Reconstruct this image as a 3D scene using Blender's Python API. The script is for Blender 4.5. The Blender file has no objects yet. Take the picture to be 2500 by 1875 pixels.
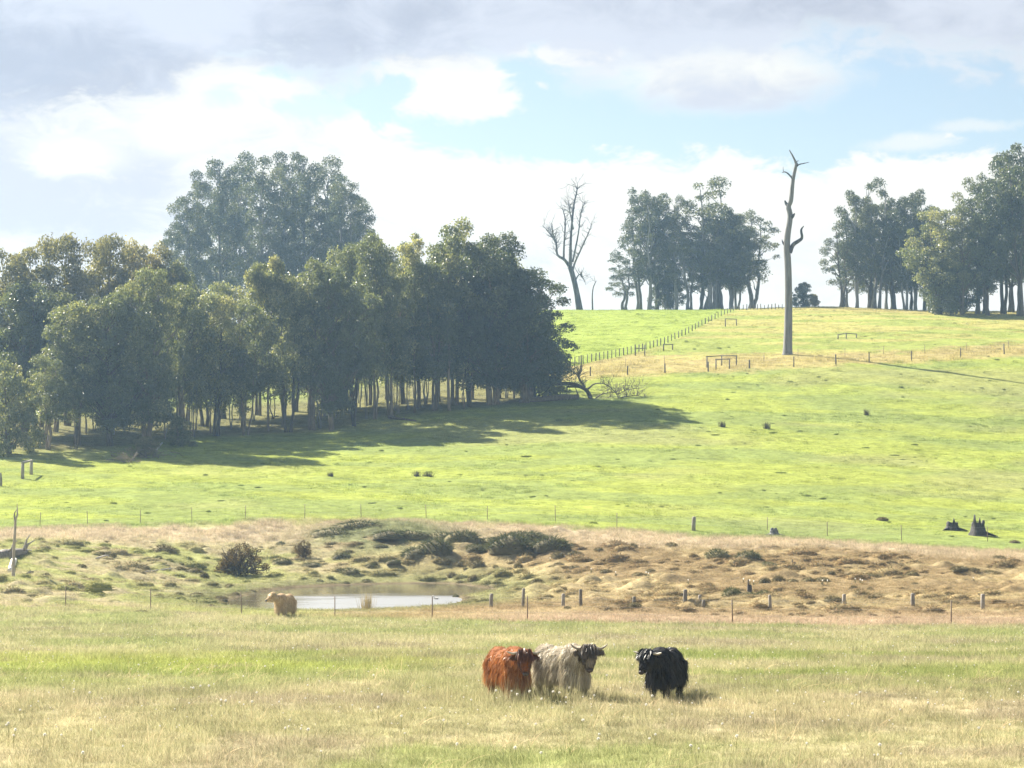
import bpy, math, random
import numpy as np
from mathutils import Vector, Euler

random.seed(7)
RNG = np.random.default_rng(7)
scn = bpy.context.scene
COL = scn.collection

# ------------------------------------------------------------------ camera, world, sun, exposure
CAMZ = 7.0
FPX = 5414.0                      # focal length in photo pixels (2500 wide)
PITCH = math.atan(262.5 / FPX)
cam_d = bpy.data.cameras.new('camera')
cam = bpy.data.objects.new('camera', cam_d)
COL.objects.link(cam)
cam.location = (0, 0, CAMZ)
cam.rotation_euler = (math.pi / 2 + PITCH, 0, 0)
cam_d.sensor_width = 36.0
cam_d.lens = 36.0 * FPX / 2500.0
cam_d.clip_start = 0.5
cam_d.clip_end = 6000
scn.camera = cam

SUN_EL = math.radians(40.0)
SUN_AZ = math.radians(-49.0)      # from +Y towards +X: behind the trees, to the left
sun_dir = Vector((math.sin(SUN_AZ) * math.cos(SUN_EL), math.cos(SUN_AZ) * math.cos(SUN_EL), math.sin(SUN_EL)))
sun_d = bpy.data.lights.new('sun', 'SUN')
sun_d.energy = 5.0
sun_d.angle = math.radians(0.53)
sun_d.color = (1.0, 0.93, 0.80)
sun = bpy.data.objects.new('sun', sun_d)
COL.objects.link(sun)
sun.rotation_euler = (-sun_dir).to_track_quat('-Z', 'Y').to_euler()
sun.location = (-80, 80, 120)

scn.view_settings.view_transform = 'Standard'
scn.view_settings.look = 'None'
scn.view_settings.gamma = 1.0
scn.view_settings.use_curve_mapping = False
scn.view_settings.exposure = 1.84
cy = scn.cycles
cy.use_denoising = True
cy.max_bounces = 7
cy.diffuse_bounces = 3
cy.glossy_bounces = 2
cy.transmission_bounces = 4
cy.transparent_max_bounces = 4
cy.volume_bounces = 1
cy.sample_clamp_indirect = 4.0


class NT:
    """small helper around a node tree"""
    def __init__(self, tree):
        self.t = tree
        tree.nodes.clear()

    def n(self, kind, **kw):
        nd = self.t.nodes.new(kind)
        for k, v in kw.items():
            setattr(nd, k, v)
        return nd

    def l(self, a, b):
        self.t.links.new(a, b)

    def put(self, sock, v):
        if hasattr(v, 'is_output'):
            self.l(v, sock)
        else:
            sock.default_value = v

    def m(self, op, a, b=None, c=None, clamp=False):
        nd = self.n('ShaderNodeMath', operation=op, use_clamp=clamp)
        self.put(nd.inputs[0], a)
        if b is not None:
            self.put(nd.inputs[1], b)
        if c is not None:
            self.put(nd.inputs[2], c)
        return nd.outputs[0]

    def sstep(self, x, lo, hi):
        nd = self.n('ShaderNodeMapRange', interpolation_type='SMOOTHSTEP')
        self.put(nd.inputs[0], x)
        nd.inputs[1].default_value = lo
        nd.inputs[2].default_value = hi
        return nd.outputs[0]

    def mix(self, fac, a, b, blend='MIX'):
        nd = self.n('ShaderNodeMix', data_type='RGBA', blend_type=blend)
        self.put(nd.inputs[0], fac)
        self.put(nd.inputs[6], a)
        self.put(nd.inputs[7], b)
        return nd.outputs[2]

    def noise(self, vec, scale, detail=4, rough=0.55, dist=0.0):
        nd = self.n('ShaderNodeTexNoise')
        nd.inputs['Scale'].default_value = scale
        nd.inputs['Detail'].default_value = detail
        nd.inputs['Roughness'].default_value = rough
        nd.inputs['Distortion'].default_value = dist
        if vec is not None:
            self.l(vec, nd.inputs['Vector'])
        return nd.outputs[0]

    def curve(self, x, pts, lo, hi):
        """piecewise curve y(x); x in lo..hi, y stored 0..1"""
        mr = self.n('ShaderNodeMapRange')
        self.put(mr.inputs[0], x)
        mr.inputs[1].default_value = lo
        mr.inputs[2].default_value = hi
        fc = self.n('ShaderNodeFloatCurve')
        cv = fc.mapping.curves[0]
        P = [((a - lo) / (hi - lo), b) for a, b in pts]
        cv.points[0].location = P[0]
        cv.points[1].location = P[-1]
        for p in P[1:-1]:
            cv.points.new(*p)
        fc.mapping.update()
        self.l(mr.outputs[0], fc.inputs['Value'])
        return fc.outputs[0]


world = bpy.data.worlds.new('World')
scn.world = world
world.use_nodes = True
W = NT(world.node_tree)
w_out = W.n('ShaderNodeOutputWorld')
w_bg = W.n('ShaderNodeBackground')
w_bg.inputs['Strength'].default_value = 0.05
W.l(w_bg.outputs[0], w_out.inputs['Surface'])
sky = W.n('ShaderNodeTexSky', sky_type='NISHITA')
sky.sun_disc = False
sky.sun_elevation = SUN_EL
sky.sun_rotation = SUN_AZ
sky.air_density = 1.0
sky.dust_density = 0.6
sky.ozone_density = 1.5
SKY_TINT = (0.96, 0.86, 0.76, 1)
tc = W.n('ShaderNodeTexCoord')
sep = W.n('ShaderNodeSeparateXYZ')
W.l(tc.outputs['Generated'], sep.inputs[0])
AZ = W.m('ARCTAN2', sep.outputs[0], sep.outputs[1])
EL = W.m('ARCSINE', sep.outputs[2])


def wmap(sx, sy, sz):
    mp = W.n('ShaderNodeMapping')
    mp.inputs['Scale'].default_value = (sx, sy, sz)
    W.l(tc.outputs['Generated'], mp.inputs[0])
    return mp.outputs[0]


nA = W.noise(wmap(11, 11, 22), 1.0, 7, 0.58, 0.5)
nB = W.noise(wmap(34, 34, 66), 1.0, 8, 0.62, 0.6)
nC = W.noise(wmap(4.5, 4.5, 12), 1.0, 4, 0.5, 0.2)
nD = W.noise(wmap(70, 70, 150), 1.0, 6, 0.6, 0.3)


def azp(px):
    return math.atan((px - 1250) / FPX)


def elp(py):
    return (1200 - py) / FPX


def blob(px, py, rx, ry):
    dx = W.m('DIVIDE', W.m('SUBTRACT', AZ, azp(px)), rx / FPX)
    dy = W.m('DIVIDE', W.m('SUBTRACT', EL, elp(py)), ry / FPX)
    r2 = W.m('ADD', W.m('MULTIPLY', dx, dx), W.m('MULTIPLY', dy, dy))
    return W.m('EXPONENT', W.m('MULTIPLY', r2, -1.0))


def cen(n, k):
    return W.m('MULTIPLY', W.m('SUBTRACT', n, 0.5), k)


def total(*a):
    o = a[0]
    for q in a[1:]:
        o = W.m('ADD', o, q)
    return o


rough = total(cen(nA, 0.060), cen(nB, 0.040), cen(nD, 0.016))
ragged = total(cen(nA, 1.6), cen(nB, 2.6), cen(nD, 0.5))


def puff(px, py, rx, ry, lo=0.38, hi=0.70, k=1.25):
    return W.sstep(W.m('ADD', blob(px, py, rx, ry), W.m('MULTIPLY', ragged, 0.45 * k)), lo, hi)


# cloud bank low over the horizon: its upper edge as an elevation
S_ = 4.0
edge_w = W.curve(AZ, [(azp(x), S_ * elp(y)) for x, y in ((-400, 215), (0, 215), (300, 175), (650, 190), (830, 295), (1000, 350), (1200, 388), (1500, 378), (1900, 395), (2250, 400), (2500, 376), (2900, 384))], azp(-400), azp(2900))
edge_w = W.m('DIVIDE', edge_w, S_)
w_f = W.sstep(W.m('ADD', W.m('SUBTRACT', edge_w, EL), W.m('MULTIPLY', rough, 0.9)), -0.004, 0.0035)
for a_ in ((1120, 225, 190, 85), (1060, 170, 200, 40), (1400, 135, 160, 30)):
    w_f = W.m('MAXIMUM', w_f, puff(*a_))
w_f = W.m('MAXIMUM', w_f, W.m('MULTIPLY', puff(1780, 200, 330, 85, 0.22, 0.8, 0.8), 0.92))
w_f = W.m('MAXIMUM', w_f, W.m('MULTIPLY', puff(2230, 368, 170, 35, 0.45, 1.0), 0.6))
w_f = W.m('MAXIMUM', w_f, W.m('MULTIPLY', puff(2420, 330, 160, 25, 0.5, 1.0), 0.5))
w_f = W.m('MULTIPLY', w_f, W.m('SUBTRACT', 1.0, W.m('MULTIPLY', puff(535, 255, 95, 55, 0.5, 1.0), 0.7)))
w_f = W.m('MULTIPLY', w_f, W.m('SUBTRACT', 1.0, W.m('MULTIPLY', puff(770, 270, 120, 50, 0.5, 1.0), 0.8)))
# grey bank higher up: its lower edge
edge_g = W.curve(AZ, [(azp(x), S_ * elp(y)) for x, y in ((-400, 350), (0, 335), (250, 300), (420, 235), (520, 165), (800, 190), (1050, 160), (1350, 115), (1600, 150), (1800, 150), (2150, 160), (2500, 200), (2900, 195))], azp(-400), azp(2900))
edge_g = W.m('DIVIDE', edge_g, S_)
g_f = W.sstep(W.m('ADD', W.m('SUBTRACT', EL, edge_g), W.m('MULTIPLY', rough, 0.9)), -0.009, 0.010)
hi_gap = W.m('MULTIPLY', W.sstep(EL, 0.23, 0.45), W.sstep(nC, 0.36, 0.54))
g_f = W.m('MULTIPLY', g_f, W.m('SUBTRACT', 1.0, hi_gap))
CW = (5.7, 5.5, 5.0, 1)
CG = (2.8, 2.95, 3.45, 1)
CG2 = (4.1, 4.25, 4.7, 1)
CL = (3.95, 4.0, 4.4, 1)
# shaded undersides inside the white cloud
lil = W.sstep(total(W.m('MULTIPLY', blob(0, 470, 620, 170), 1.15), W.m('MULTIPLY', blob(560, 330, 260, 60), 0.35), W.m('MULTIPLY', blob(1700, 650, 1300, 120), 0.45), W.m('MULTIPLY', blob(1800, 235, 420, 80), 0.8), W.m('MULTIPLY', ragged, 0.55)), 0.25, 1.05)
lil = W.m('MULTIPLY', lil, W.m('SUBTRACT', 1.0, W.m('MULTIPLY', puff(170, 400, 150, 60, 0.3, 0.8), 0.9)))
lil = W.m('MULTIPLY', lil, W.m('SUBTRACT', 1.0, W.m('MULTIPLY', puff(430, 340, 140, 60, 0.3, 0.8), 0.9)))
white = W.mix(lil, CW, CL)
grey = W.mix(W.sstep(total(W.m('MULTIPLY', nA, 0.7), W.m('MULTIPLY', nC, 0.5), cen(nB, 0.5), W.m('MULTIPLY', blob(300, 60, 500, 80), 0.10), W.m('MULTIPLY', blob(2100, 130, 500, 60), 0.12)), 0.46, 0.80), CG, CG2)
rim = W.m('MULTIPLY', W.m('MULTIPLY', g_f, W.m('SUBTRACT', 1.0, g_f)), 1.8)
grey = W.mix(rim, grey, CW)
skyc = W.mix(1.0, sky.outputs[0], SKY_TINT, 'MULTIPLY')
c1 = W.mix(w_f, skyc, white)
c2 = W.mix(W.m('MULTIPLY', g_f, 0.96), c1, grey)
W.l(c2, w_bg.inputs['Color'])


# ------------------------------------------------------------------ ground shape
def ray(px, py):
    xc = (px - 1250.0) / FPX
    yc = (937.5 - py) / FPX
    dy = math.cos(PITCH) - yc * math.sin(PITCH)
    dz = math.sin(PITCH) + yc * math.cos(PITCH)
    return xc / dy, dz / dy


PROF = {
    0: ((1875, 35), (1705, 50), (1600, 70), (1520, 104), (1490, 118), (1400, 142), (1340, 160), (1283, 183), (1170, 214), (1100, 236), (1045, 258), (960, 300), (860, 370), (800, 450)),
    600: ((1875, 35), (1705, 50), (1600, 70), (1515, 107), (1503, 117), (1482, 127), (1440, 156), (1405, 166), (1340, 177), (1268, 188), (1200, 206), (1130, 232), (1060, 262), (1000, 292), (900, 345), (800, 440)),
    1250: ((1875, 35), (1705, 50), (1600, 70), (1525, 104), (1500, 116), (1480, 126), (1440, 146), (1400, 160), (1340, 174), (1270, 188), (1200, 208), (1100, 240), (990, 280), (920, 310), (850, 345), (800, 392), (758, 450)),
    2000: ((1875, 35), (1705, 50), (1600, 70), (1530, 102), (1500, 116), (1480, 124), (1440, 140), (1400, 152), (1350, 167), (1312, 184), (1250, 200), (1100, 245), (1000, 276), (880, 316), (800, 372), (750, 440)),
    2500: ((1875, 35), (1705, 50), (1600, 70), (1535, 101), (1500, 116), (1450, 136), (1400, 152), (1350, 170), (1318, 186), (1290, 195), (1100, 250), (1000, 281), (860, 328), (800, 374), (760, 432)),
}


def s_of(x, y):
    return np.clip(200.0 * x / (y + 30.0), -75, 75)


cp, cz = [], []
for px, rows in PROF.items():
    outs = {0: (0, -600), 2500: (2500, 3100)}.get(px, (px,))
    for py, Y in rows:
        dz = ray(px, py)[1]
        for q in outs:
            cp.append((float(s_of(ray(q, py)[0] * Y, Y)), Y))
            cz.append(CAMZ + dz * Y)
for s in (-70, -35, 0, 35, 70):
    for Y, z in ((-40, 5.6), (0, 5.3), (16, 3.55), (530, 43.2), (720, 39), (1300, 25), (2600, 0)):
        cp.append((s, Y))
        cz.append(z)
cp = np.array(cp, float)
cz = np.array(cz, float)


def warp_y(y):                      # even out the spacing of the control points
    return 100.0 * np.log((np.maximum(y, -60) + 110.0) / 110.0)


CPW = np.column_stack([cp[:, 0], warp_y(cp[:, 1])])


def tps_k(r2):
    return r2 * np.log(r2 + 1e-9)


def _solve():
    n = len(CPW)
    d = CPW[:, None, :] - CPW[None]
    K = tps_k((d ** 2).sum(2)) + np.eye(n) * 6.0
    P = np.column_stack([np.ones(n), CPW])
    A = np.zeros((n + 3, n + 3))
    A[:n, :n] = K
    A[:n, n:] = P
    A[n:, :n] = P.T
    return np.linalg.solve(A, np.concatenate([cz, np.zeros(3)]))


TW = _solve()


def H0(x, y):
    x = np.asarray(x, float)
    y = np.asarray(y, float)
    sh = np.broadcast(x, y).shape
    q = np.column_stack([np.broadcast_to(s_of(x, y), sh).ravel(), np.broadcast_to(warp_y(y), sh).ravel()])
    out = np.empty(len(q))
    n = len(CPW)
    for i in range(0, len(q), 20000):
        b = q[i:i + 20000]
        r2 = (b[:, 0][:, None] - CPW[:, 0]) ** 2 + (b[:, 1][:, None] - CPW[:, 1]) ** 2
        out[i:i + 20000] = tps_k(r2) @ TW[:n] + TW[n] + b @ TW[n + 1:]
    return out.reshape(sh)


def _hash(ix, iy, seed):
    h = np.sin(ix * 127.1 + iy * 311.7 + seed * 74.7) * 43758.5453
    return h - np.floor(h)


def vnoise(x, y, seed=0):
    ix, iy = np.floor(x), np.floor(y)
    fx, fy = x - ix, y - iy
    fx = fx * fx * (3 - 2 * fx)
    fy = fy * fy * (3 - 2 * fy)
    a = _hash(ix, iy, seed)
    b = _hash(ix + 1, iy, seed)
    c = _hash(ix, iy + 1, seed)
    d = _hash(ix + 1, iy + 1, seed)
    return a + (b - a) * fx + (c - a) * fy + (a - b - c + d) * fx * fy


def fbm(x, y, seed=0, oct=4):
    v, a, t = 0, 0.5, 0
    for o in range(oct):
        v = v + a * vnoise(x * 2 ** o, y * 2 ** o, seed + o * 13)
        t += a
        a *= 0.5
    return v / t


def smooth(x, a, b):
    t = np.clip((x - a) / (b - a), 0, 1)
    return t * t * (3 - 2 * t)


POND_Z = CAMZ + ray(800, 1492)[1] * 126.0
POND_PX = ((548, 1472), (590, 1457), (650, 1444), (720, 1436), (800, 1431), (880, 1427), (970, 1425), (1060, 1424), (1130, 1427), (1185, 1436), (1235, 1443), (1190, 1449), (1135, 1452), (1118, 1458), (1130, 1466), (1112, 1476), (1060, 1482), (980, 1488), (900, 1492), (800, 1495), (700, 1494), (640, 1490), (585, 1484))
POND = np.array([((lambda r: (r[0] * (POND_Z - CAMZ) / r[1], (POND_Z - CAMZ) / r[1]))(ray(a, b))) for a, b in POND_PX])


def poly_sd(x, y, P):
    """signed distance to polygon, negative inside"""
    d = np.full(x.shape, 1e9)
    ins = np.zeros(x.shape, bool)
    n = len(P)
    for i in range(n):
        ax, ay = P[i]
        bx, by = P[(i + 1) % n]
        ex, ey = bx - ax, by - ay
        t = np.clip(((x - ax) * ex + (y - ay) * ey) / (ex * ex + ey * ey), 0, 1)
        d = np.minimum(d, np.hypot(x - ax - t * ex, y - ay - t * ey))
        c = ((ay > y) != (by > y)) & (x < (bx - ax) * (y - ay) / (by - ay + 1e-12) + ax)
        ins ^= c
    return np.where(ins, -d, d)


def Hb(x, y):
    """ground with the pond basin, without hummocks"""
    x = np.asarray(x, float)
    y = np.asarray(y, float)
    x, y = np.broadcast_arrays(x, y)
    sh = x.shape
    x, y = x.ravel(), y.ravel()
    h = H0(x, y)
    h = h + 0.5 * (fbm(x / 22.0, y / 22.0, 3, 3) - 0.5) * smooth(y, 180, 230)
    near = (y > 95) & (y < 200) & (np.abs(x) < 60)
    if near.any():
        sd = poly_sd(x[near], y[near], POND) + 1.1 * (fbm(x[near] / 2.5, y[near] / 2.5, 9, 3) - 0.5)
        hh = h[near]
        bank = POND_Z + 0.02 + 0.085 * np.clip(sd, 0, 9)
        w = smooth(sd, 0.5, 9.0)
        out = bank * (1 - w) + np.maximum(hh, POND_Z + 0.08) * w
        out = np.where(sd < 0, POND_Z - np.minimum(0.6, -sd * 0.35) - 0.01, out)
        h = h.copy()
        h[near] = out
    return h.reshape(sh)


def G(px, py, lo=24, hi=520):
    """where the line of sight through a pixel meets the ground"""
    dx, dz = ray(px, py)
    Y = np.arange(lo, hi, 0.5)
    e = Hb(dx * Y, Y) - (CAMZ + dz * Y)
    k = np.nonzero(e >= 0)[0]
    if len(k) == 0:
        k = int(np.argmax(e))
        y = Y[k]
    elif k[0] == 0:
        y = Y[0]
    else:
        k = k[0]
        t = e[k - 1] / (e[k - 1] - e[k])
        y = Y[k - 1] + 0.5 * t
    x = dx * y
    return Vector((x, y, float(Hb(x, y))))


def GY(px, Y):
    x = ray(px, 900)[0] * Y
    return Vector((x, Y, float(Hb(x, Y))))


def topz(py, Y):
    return CAMZ + ray(1250, py)[1] * Y


def mpp(Y):                          # metres per photo pixel at distance Y
    return Y / FPX


def zline(pts):
    """a boundary on the ground: distance along Y as a function of bearing"""
    g = [G(*p) for p in pts]
    u = np.array([v.x / v.y for v in g])
    y = np.array([v.y for v in g])
    o = np.argsort(u)
    return u[o], y[o]


L_FIELD = zline([(-30, 1492), (300, 1490), (480, 1497), (560, 1508), (900, 1512), (1300, 1522), (1900, 1530), (2530, 1532)])
L_PAST = zline([(-30, 1295), (200, 1288), (420, 1282), (640, 1275), (900, 1272), (1250, 1280), (1500, 1296), (1750, 1310), (2000, 1318), (2250, 1335), (2530, 1350)])
L_DRY0 = zline([(1330, 940), (1450, 922), (1620, 915), (1830, 905), (2120, 890), (2530, 866)])
L_DRY1 = zline([(1330, 896), (1450, 884), (1560, 860), (1640, 872), (1800, 868), (2000, 862), (2250, 855), (2530, 835)])
L_DIAG = [(1330, 903), (1400, 893), (1500, 873), (1560, 859), (1620, 841), (1680, 814), (1720, 792), (1760, 772), (1792, 759)]


def lin(L, u):
    return np.interp(u, L[0], L[1])


# hummocks: small rounded bumps of the boggy ground, big ones from the photograph
MOUNDS = [(900, 1318, 330, 30), (990, 1300, 240, 22), (1065, 1365, 120, 30), (1130, 1340, 110, 30), (1245, 1358, 120, 34), (1345, 1353, 110, 26), (1280, 1326, 110, 16),
          (1750, 1375, 90, 22), (1825, 1380, 100, 22), (1820, 1464, 130, 16), (410, 1372, 120, 26), (700, 1385, 120, 14), (845, 1402, 80, 10), (1160, 1395, 70, 16)]
hum = []
for px, py, w, h in MOUNDS:
    g = G(px, py)
    hum.append((g.x, g.y, w * mpp(g.y) * 0.5, max(1.6, w * mpp(g.y) * 0.62), h * mpp(g.y) * 0.55))
rr = np.random.default_rng(21)
cnt = 0
while cnt < 1500:
    Y = rr.uniform(112, 186)
    u = rr.uniform(-0.27, 0.27)
    x = u * Y
    if not (lin(L_FIELD, u) + 3 < Y < lin(L_PAST, u) - 2):
        continue
    if float(poly_sd(np.array([x]), np.array([Y]), POND)[0]) < 0.8:
        continue
    dens = fbm(np.array([x / 9.0]), np.array([Y / 9.0]), 5, 3)[0]
    if rr.random() > smooth(dens, 0.32, 0.62) + 0.08:
        continue
    r = rr.uniform(0.16, 0.42) if rr.random() < 0.9 else rr.uniform(0.4, 0.75)
    if (abs(x + 9) < 13 and Y < 134) or (x > 0 and Y < lin(L_FIELD, u) + 16):
        continue
    cnt += 1
    hum.append((x, Y, r * rr.uniform(1.1, 2.4), r * 1.2, r * rr.uniform(0.25, 0.5)))
hum = np.array(hum)


def add_hum(x, y, z):
    z = z.copy()
    for hx, hy, rx, ry, hh in hum:
        m = (np.abs(x - hx) < rx * 1.6) & (np.abs(y - hy) < ry * 1.6)
        if m.any():
            d2 = ((x[m] - hx) / rx) ** 2 + ((y[m] - hy) / ry) ** 2
            z[m] += hh * np.exp(-(d2 ** 1.5) * 1.3)
    return z


def ground_z(x, y):
    """height with everything, for arrays of points"""
    x = np.atleast_1d(np.asarray(x, float))
    y = np.atleast_1d(np.asarray(y, float))
    z = Hb(x, y)
    wet = (y > 108) & (y < 192)
    if wet.any():
        z = z.copy()
        z[wet] = add_hum(x[wet], y[wet], z[wet])
    return z


# ------------------------------------------------------------------ colour of the grassland, as it grows (not how it is lit)
def grass_cols(x, y):
    u = x / np.maximum(y, 5.0)
    n1 = fbm(x / 7.0, y / 7.0, 31, 4)
    n2 = fbm(x / 2.2, y / 2.2, 47, 3)
    n3 = fbm(x / 25.0, y / 16.0, 61, 3)
    ns = fbm(x / 14.0, y / 5.0, 71, 4)
    c = lambda r, g, b: np.array((r, g, b))[None]
    ex = lambda w: w[:, None]
    straw, olive, green, bright = c(.415, .385, .235), c(.32, .345, .155), c(.255, .31, .10), c(.315, .365, .09)
    # meadow in front
    m = ex(smooth(n1 * 0.6 + n2 * 0.4, 0.36, 0.62))
    meadow = olive * (1 - m) + straw * m
    gpatch = ex(smooth(ns, 0.50, 0.66) * smooth(y, 46, 58) * (1 - smooth(y, 80, 96)))
    meadow = meadow * (1 - 0.7 * gpatch) + c(.27, .315, .10) * 0.7 * gpatch
    strip = ex(np.exp(-((y - 66 - 3 * (n1 - .5)) / 4.5) ** 2) * smooth(u, 0.02, -0.06) * 0.7 * smooth(n2, 0.2, 0.5))
    meadow = meadow * (1 - strip) + c(.34, .38, .09) * strip
    lowl = ex(smooth(n3, 0.48, 0.6) * (1 - smooth(y, 48, 60)) * 0.55)
    meadow = meadow * (1 - lowl) + c(.42, .36, .245) * lowl
    purp = ex(smooth(fbm(x / 4.0, y / 2.5, 113, 4), 0.55, 0.7) * 0.6)
    meadow = meadow * (1 - purp) + c(.335, .285, .21) * purp
    # boggy ground
    rust, tan, pink, wgreen = c(.31, .24, .14), c(.42, .345, .205), c(.46, .36, .27), c(.25, .26, .125)
    t = ex(smooth(n1, 0.38, 0.6))
    bog = rust * (1 - t) + tan * t
    left = ex(smooth(u, -0.02, -0.13))
    lg = ex(smooth(n2 * .5 + n1 * .5, 0.4, 0.56))
    leftc = c(.44, .39, .25) * (1 - lg) + c(.35, .36, .16) * lg
    bog = bog * (1 - left) + leftc * left
    sd = poly_sd(x, y, POND)
    rim = ex((1 - smooth(sd, 1.0, 7.5)) * 0.85)
    bog = bog * (1 - rim) + wgreen * rim
    mud = ex((1 - smooth(sd + 1.2 * (n2 - .5), 0.2, 1.3)) * 0.9)
    bog = bog * (1 - mud) + c(.17, .135, .095) * mud
    f0 = lin(L_FIELD, u)
    p0 = lin(L_PAST, u)
    edge = ex((1 - smooth(y - f0, 4.0, 20.0)) * 0.85 * smooth(u, -0.05, 0.02))
    bog = bog * (1 - edge) + pink * edge
    mo = ex(np.clip(1.35 * np.exp(-((x + 10.5) / 6.0) ** 2 - ((y - 180) / 7.0) ** 2), 0, 1) * smooth(n2, 0.2, 0.45))
    band = ex(smooth(y, p0 - 12, p0 - 6) * 0.9 * smooth(n3 + 0.25, 0.3, 0.6))
    bog = bog * (1 - band) + c(.48, .40, .29) * band
    bog = bog * (1 - mo) + c(.23, .24, .13) * mo
    # pasture on the slope
    past = green * 1.0 * (1 - ex(smooth(ns, 0.4, 0.62))) + bright * ex(smooth(ns, 0.4, 0.62))
    dull = ex(smooth(n3, 0.5, 0.68) * 0.6)
    past = past * (1 - dull) + c(.32, .325, .14) * dull
    lowright = ex(smooth(u, 0.02, 0.12) * (1 - smooth(y - p0, 4, 22)) * 0.7)
    past = past * (1 - lowright) + c(.22, .275, .105) * lowright
    d0, d1 = lin(L_DRY0, u), lin(L_DRY1, u)
    dry = c(.47, .395, .19) * (1 - 0.4 * ex(n2)) + c(.1, .1, .02) * ex(n2)
    tophill = c(.40, .38, .14) * (1 - ex(smooth(ns, .42, .6))) + c(.30, .345, .10) * ex(smooth(ns, .42, .6))
    a = ex(smooth(y + 8 * (n2 - .5), d0 - 2, d0 + 2) * smooth(u, 0.012, 0.02))
    past = past * (1 - a) + dry * a
    b = ex(smooth(y + 14 * (n2 - .5), d1 - 3, d1 + 3) * smooth(u, 0.012, 0.02))
    past = past * (1 - b) + tophill * b
    crest = ex(smooth(y, 395, 425) * smooth(u, 0.09, 0.12) * 0.75)
    past = past * (1 - crest) + c(.43, .37, .16) * crest
    # paddock left of the diagonal fence
    dg = DIAG_W
    dl = np.interp(y, dg[1], dg[0], left=dg[0][0] - 100, right=dg[0][-1])
    far = ex(((x < dl) & (y > dg[1][0] - 3) & (u > -0.02)).astype(float))
    past = past * (1 - far) + (c(.30, .37, .085) * (0.9 + 0.2 * ex(n1))) * far
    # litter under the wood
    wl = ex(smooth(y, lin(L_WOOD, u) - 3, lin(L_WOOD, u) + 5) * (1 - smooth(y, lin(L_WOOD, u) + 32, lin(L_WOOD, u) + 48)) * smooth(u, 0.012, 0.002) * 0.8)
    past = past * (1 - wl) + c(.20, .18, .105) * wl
    # join
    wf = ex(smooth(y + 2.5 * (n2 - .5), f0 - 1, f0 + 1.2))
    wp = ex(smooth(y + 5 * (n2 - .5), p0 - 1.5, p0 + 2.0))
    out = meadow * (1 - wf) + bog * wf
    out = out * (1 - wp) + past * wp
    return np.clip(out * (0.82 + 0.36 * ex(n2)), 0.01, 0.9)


_d = [G(*p) for p in L_DIAG]
DIAG_W = (np.array([v.x for v in _d]), np.array([v.y for v in _d]))
L_WOOD = zline([(-30, 1108), (250, 1098), (350, 1090), (500, 1068), (650, 1062), (810, 1052), (900, 1025), (1060, 1008), (1250, 988), (1400, 975)])


# ------------------------------------------------------------------ mesh and material helpers
def mesh_np(name, V, quads=None, tris=None, smooth_=False):
    me = bpy.data.meshes.new(name)
    V = np.asarray(V, np.float32)
    loops, starts, tot = [], [], []
    k = 0
    for arr, nn in ((quads, 4), (tris, 3)):
        if arr is None or len(arr) == 0:
            continue
        arr = np.asarray(arr, np.int32)
        loops.append(arr.ravel())
        starts.append(k + np.arange(len(arr)) * nn)
        tot.append(np.full(len(arr), nn))
        k += arr.size
    me.vertices.add(len(V))
    me.vertices.foreach_set('co', V.ravel())
    if loops:
        loops = np.concatenate(loops).astype(np.int32)
        starts = np.concatenate(starts).astype(np.int32)
        tot = np.concatenate(tot).astype(np.int32)
        me.loops.add(len(loops))
        me.loops.foreach_set('vertex_index', loops)
        me.polygons.add(len(starts))
        me.polygons.foreach_set('loop_start', starts)
        if smooth_:
            me.polygons.foreach_set('use_smooth', np.ones(len(starts), bool))
    me.update(calc_edges=True)
    me.validate()
    return me


def attr(me, name, kind, data):
    a = me.attributes.new(name, kind, 'POINT')
    key = {'FLOAT': 'value', 'INT': 'value', 'FLOAT_VECTOR': 'vector', 'FLOAT_COLOR': 'color'}[kind]
    a.data.foreach_set(key, np.ascontiguousarray(data, np.int32 if kind == 'INT' else np.float32).ravel())


def link(name, me, mat=None, parent=None):
    o = bpy.data.objects.new(name, me)
    COL.objects.link(o)
    if mat is not None and len(me.materials) == 0:
        me.materials.append(mat)
    if parent is not None:
        o.parent = parent
    return o


def tag(o, label=None, cat=None, group=None, kind=None):
    if label:
        o['label'] = label
    if cat:
        o['category'] = cat
    if group:
        o['group'] = group
    if kind:
        o['kind'] = kind
    return o


def empty(name, loc, rz=0.0, scale=(1, 1, 1)):
    o = bpy.data.objects.new(name, None)
    o.empty_display_size = 0.3
    o.location = loc
    o.rotation_euler = (0, 0, rz)
    o.scale = scale
    COL.objects.link(o)
    return o


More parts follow.
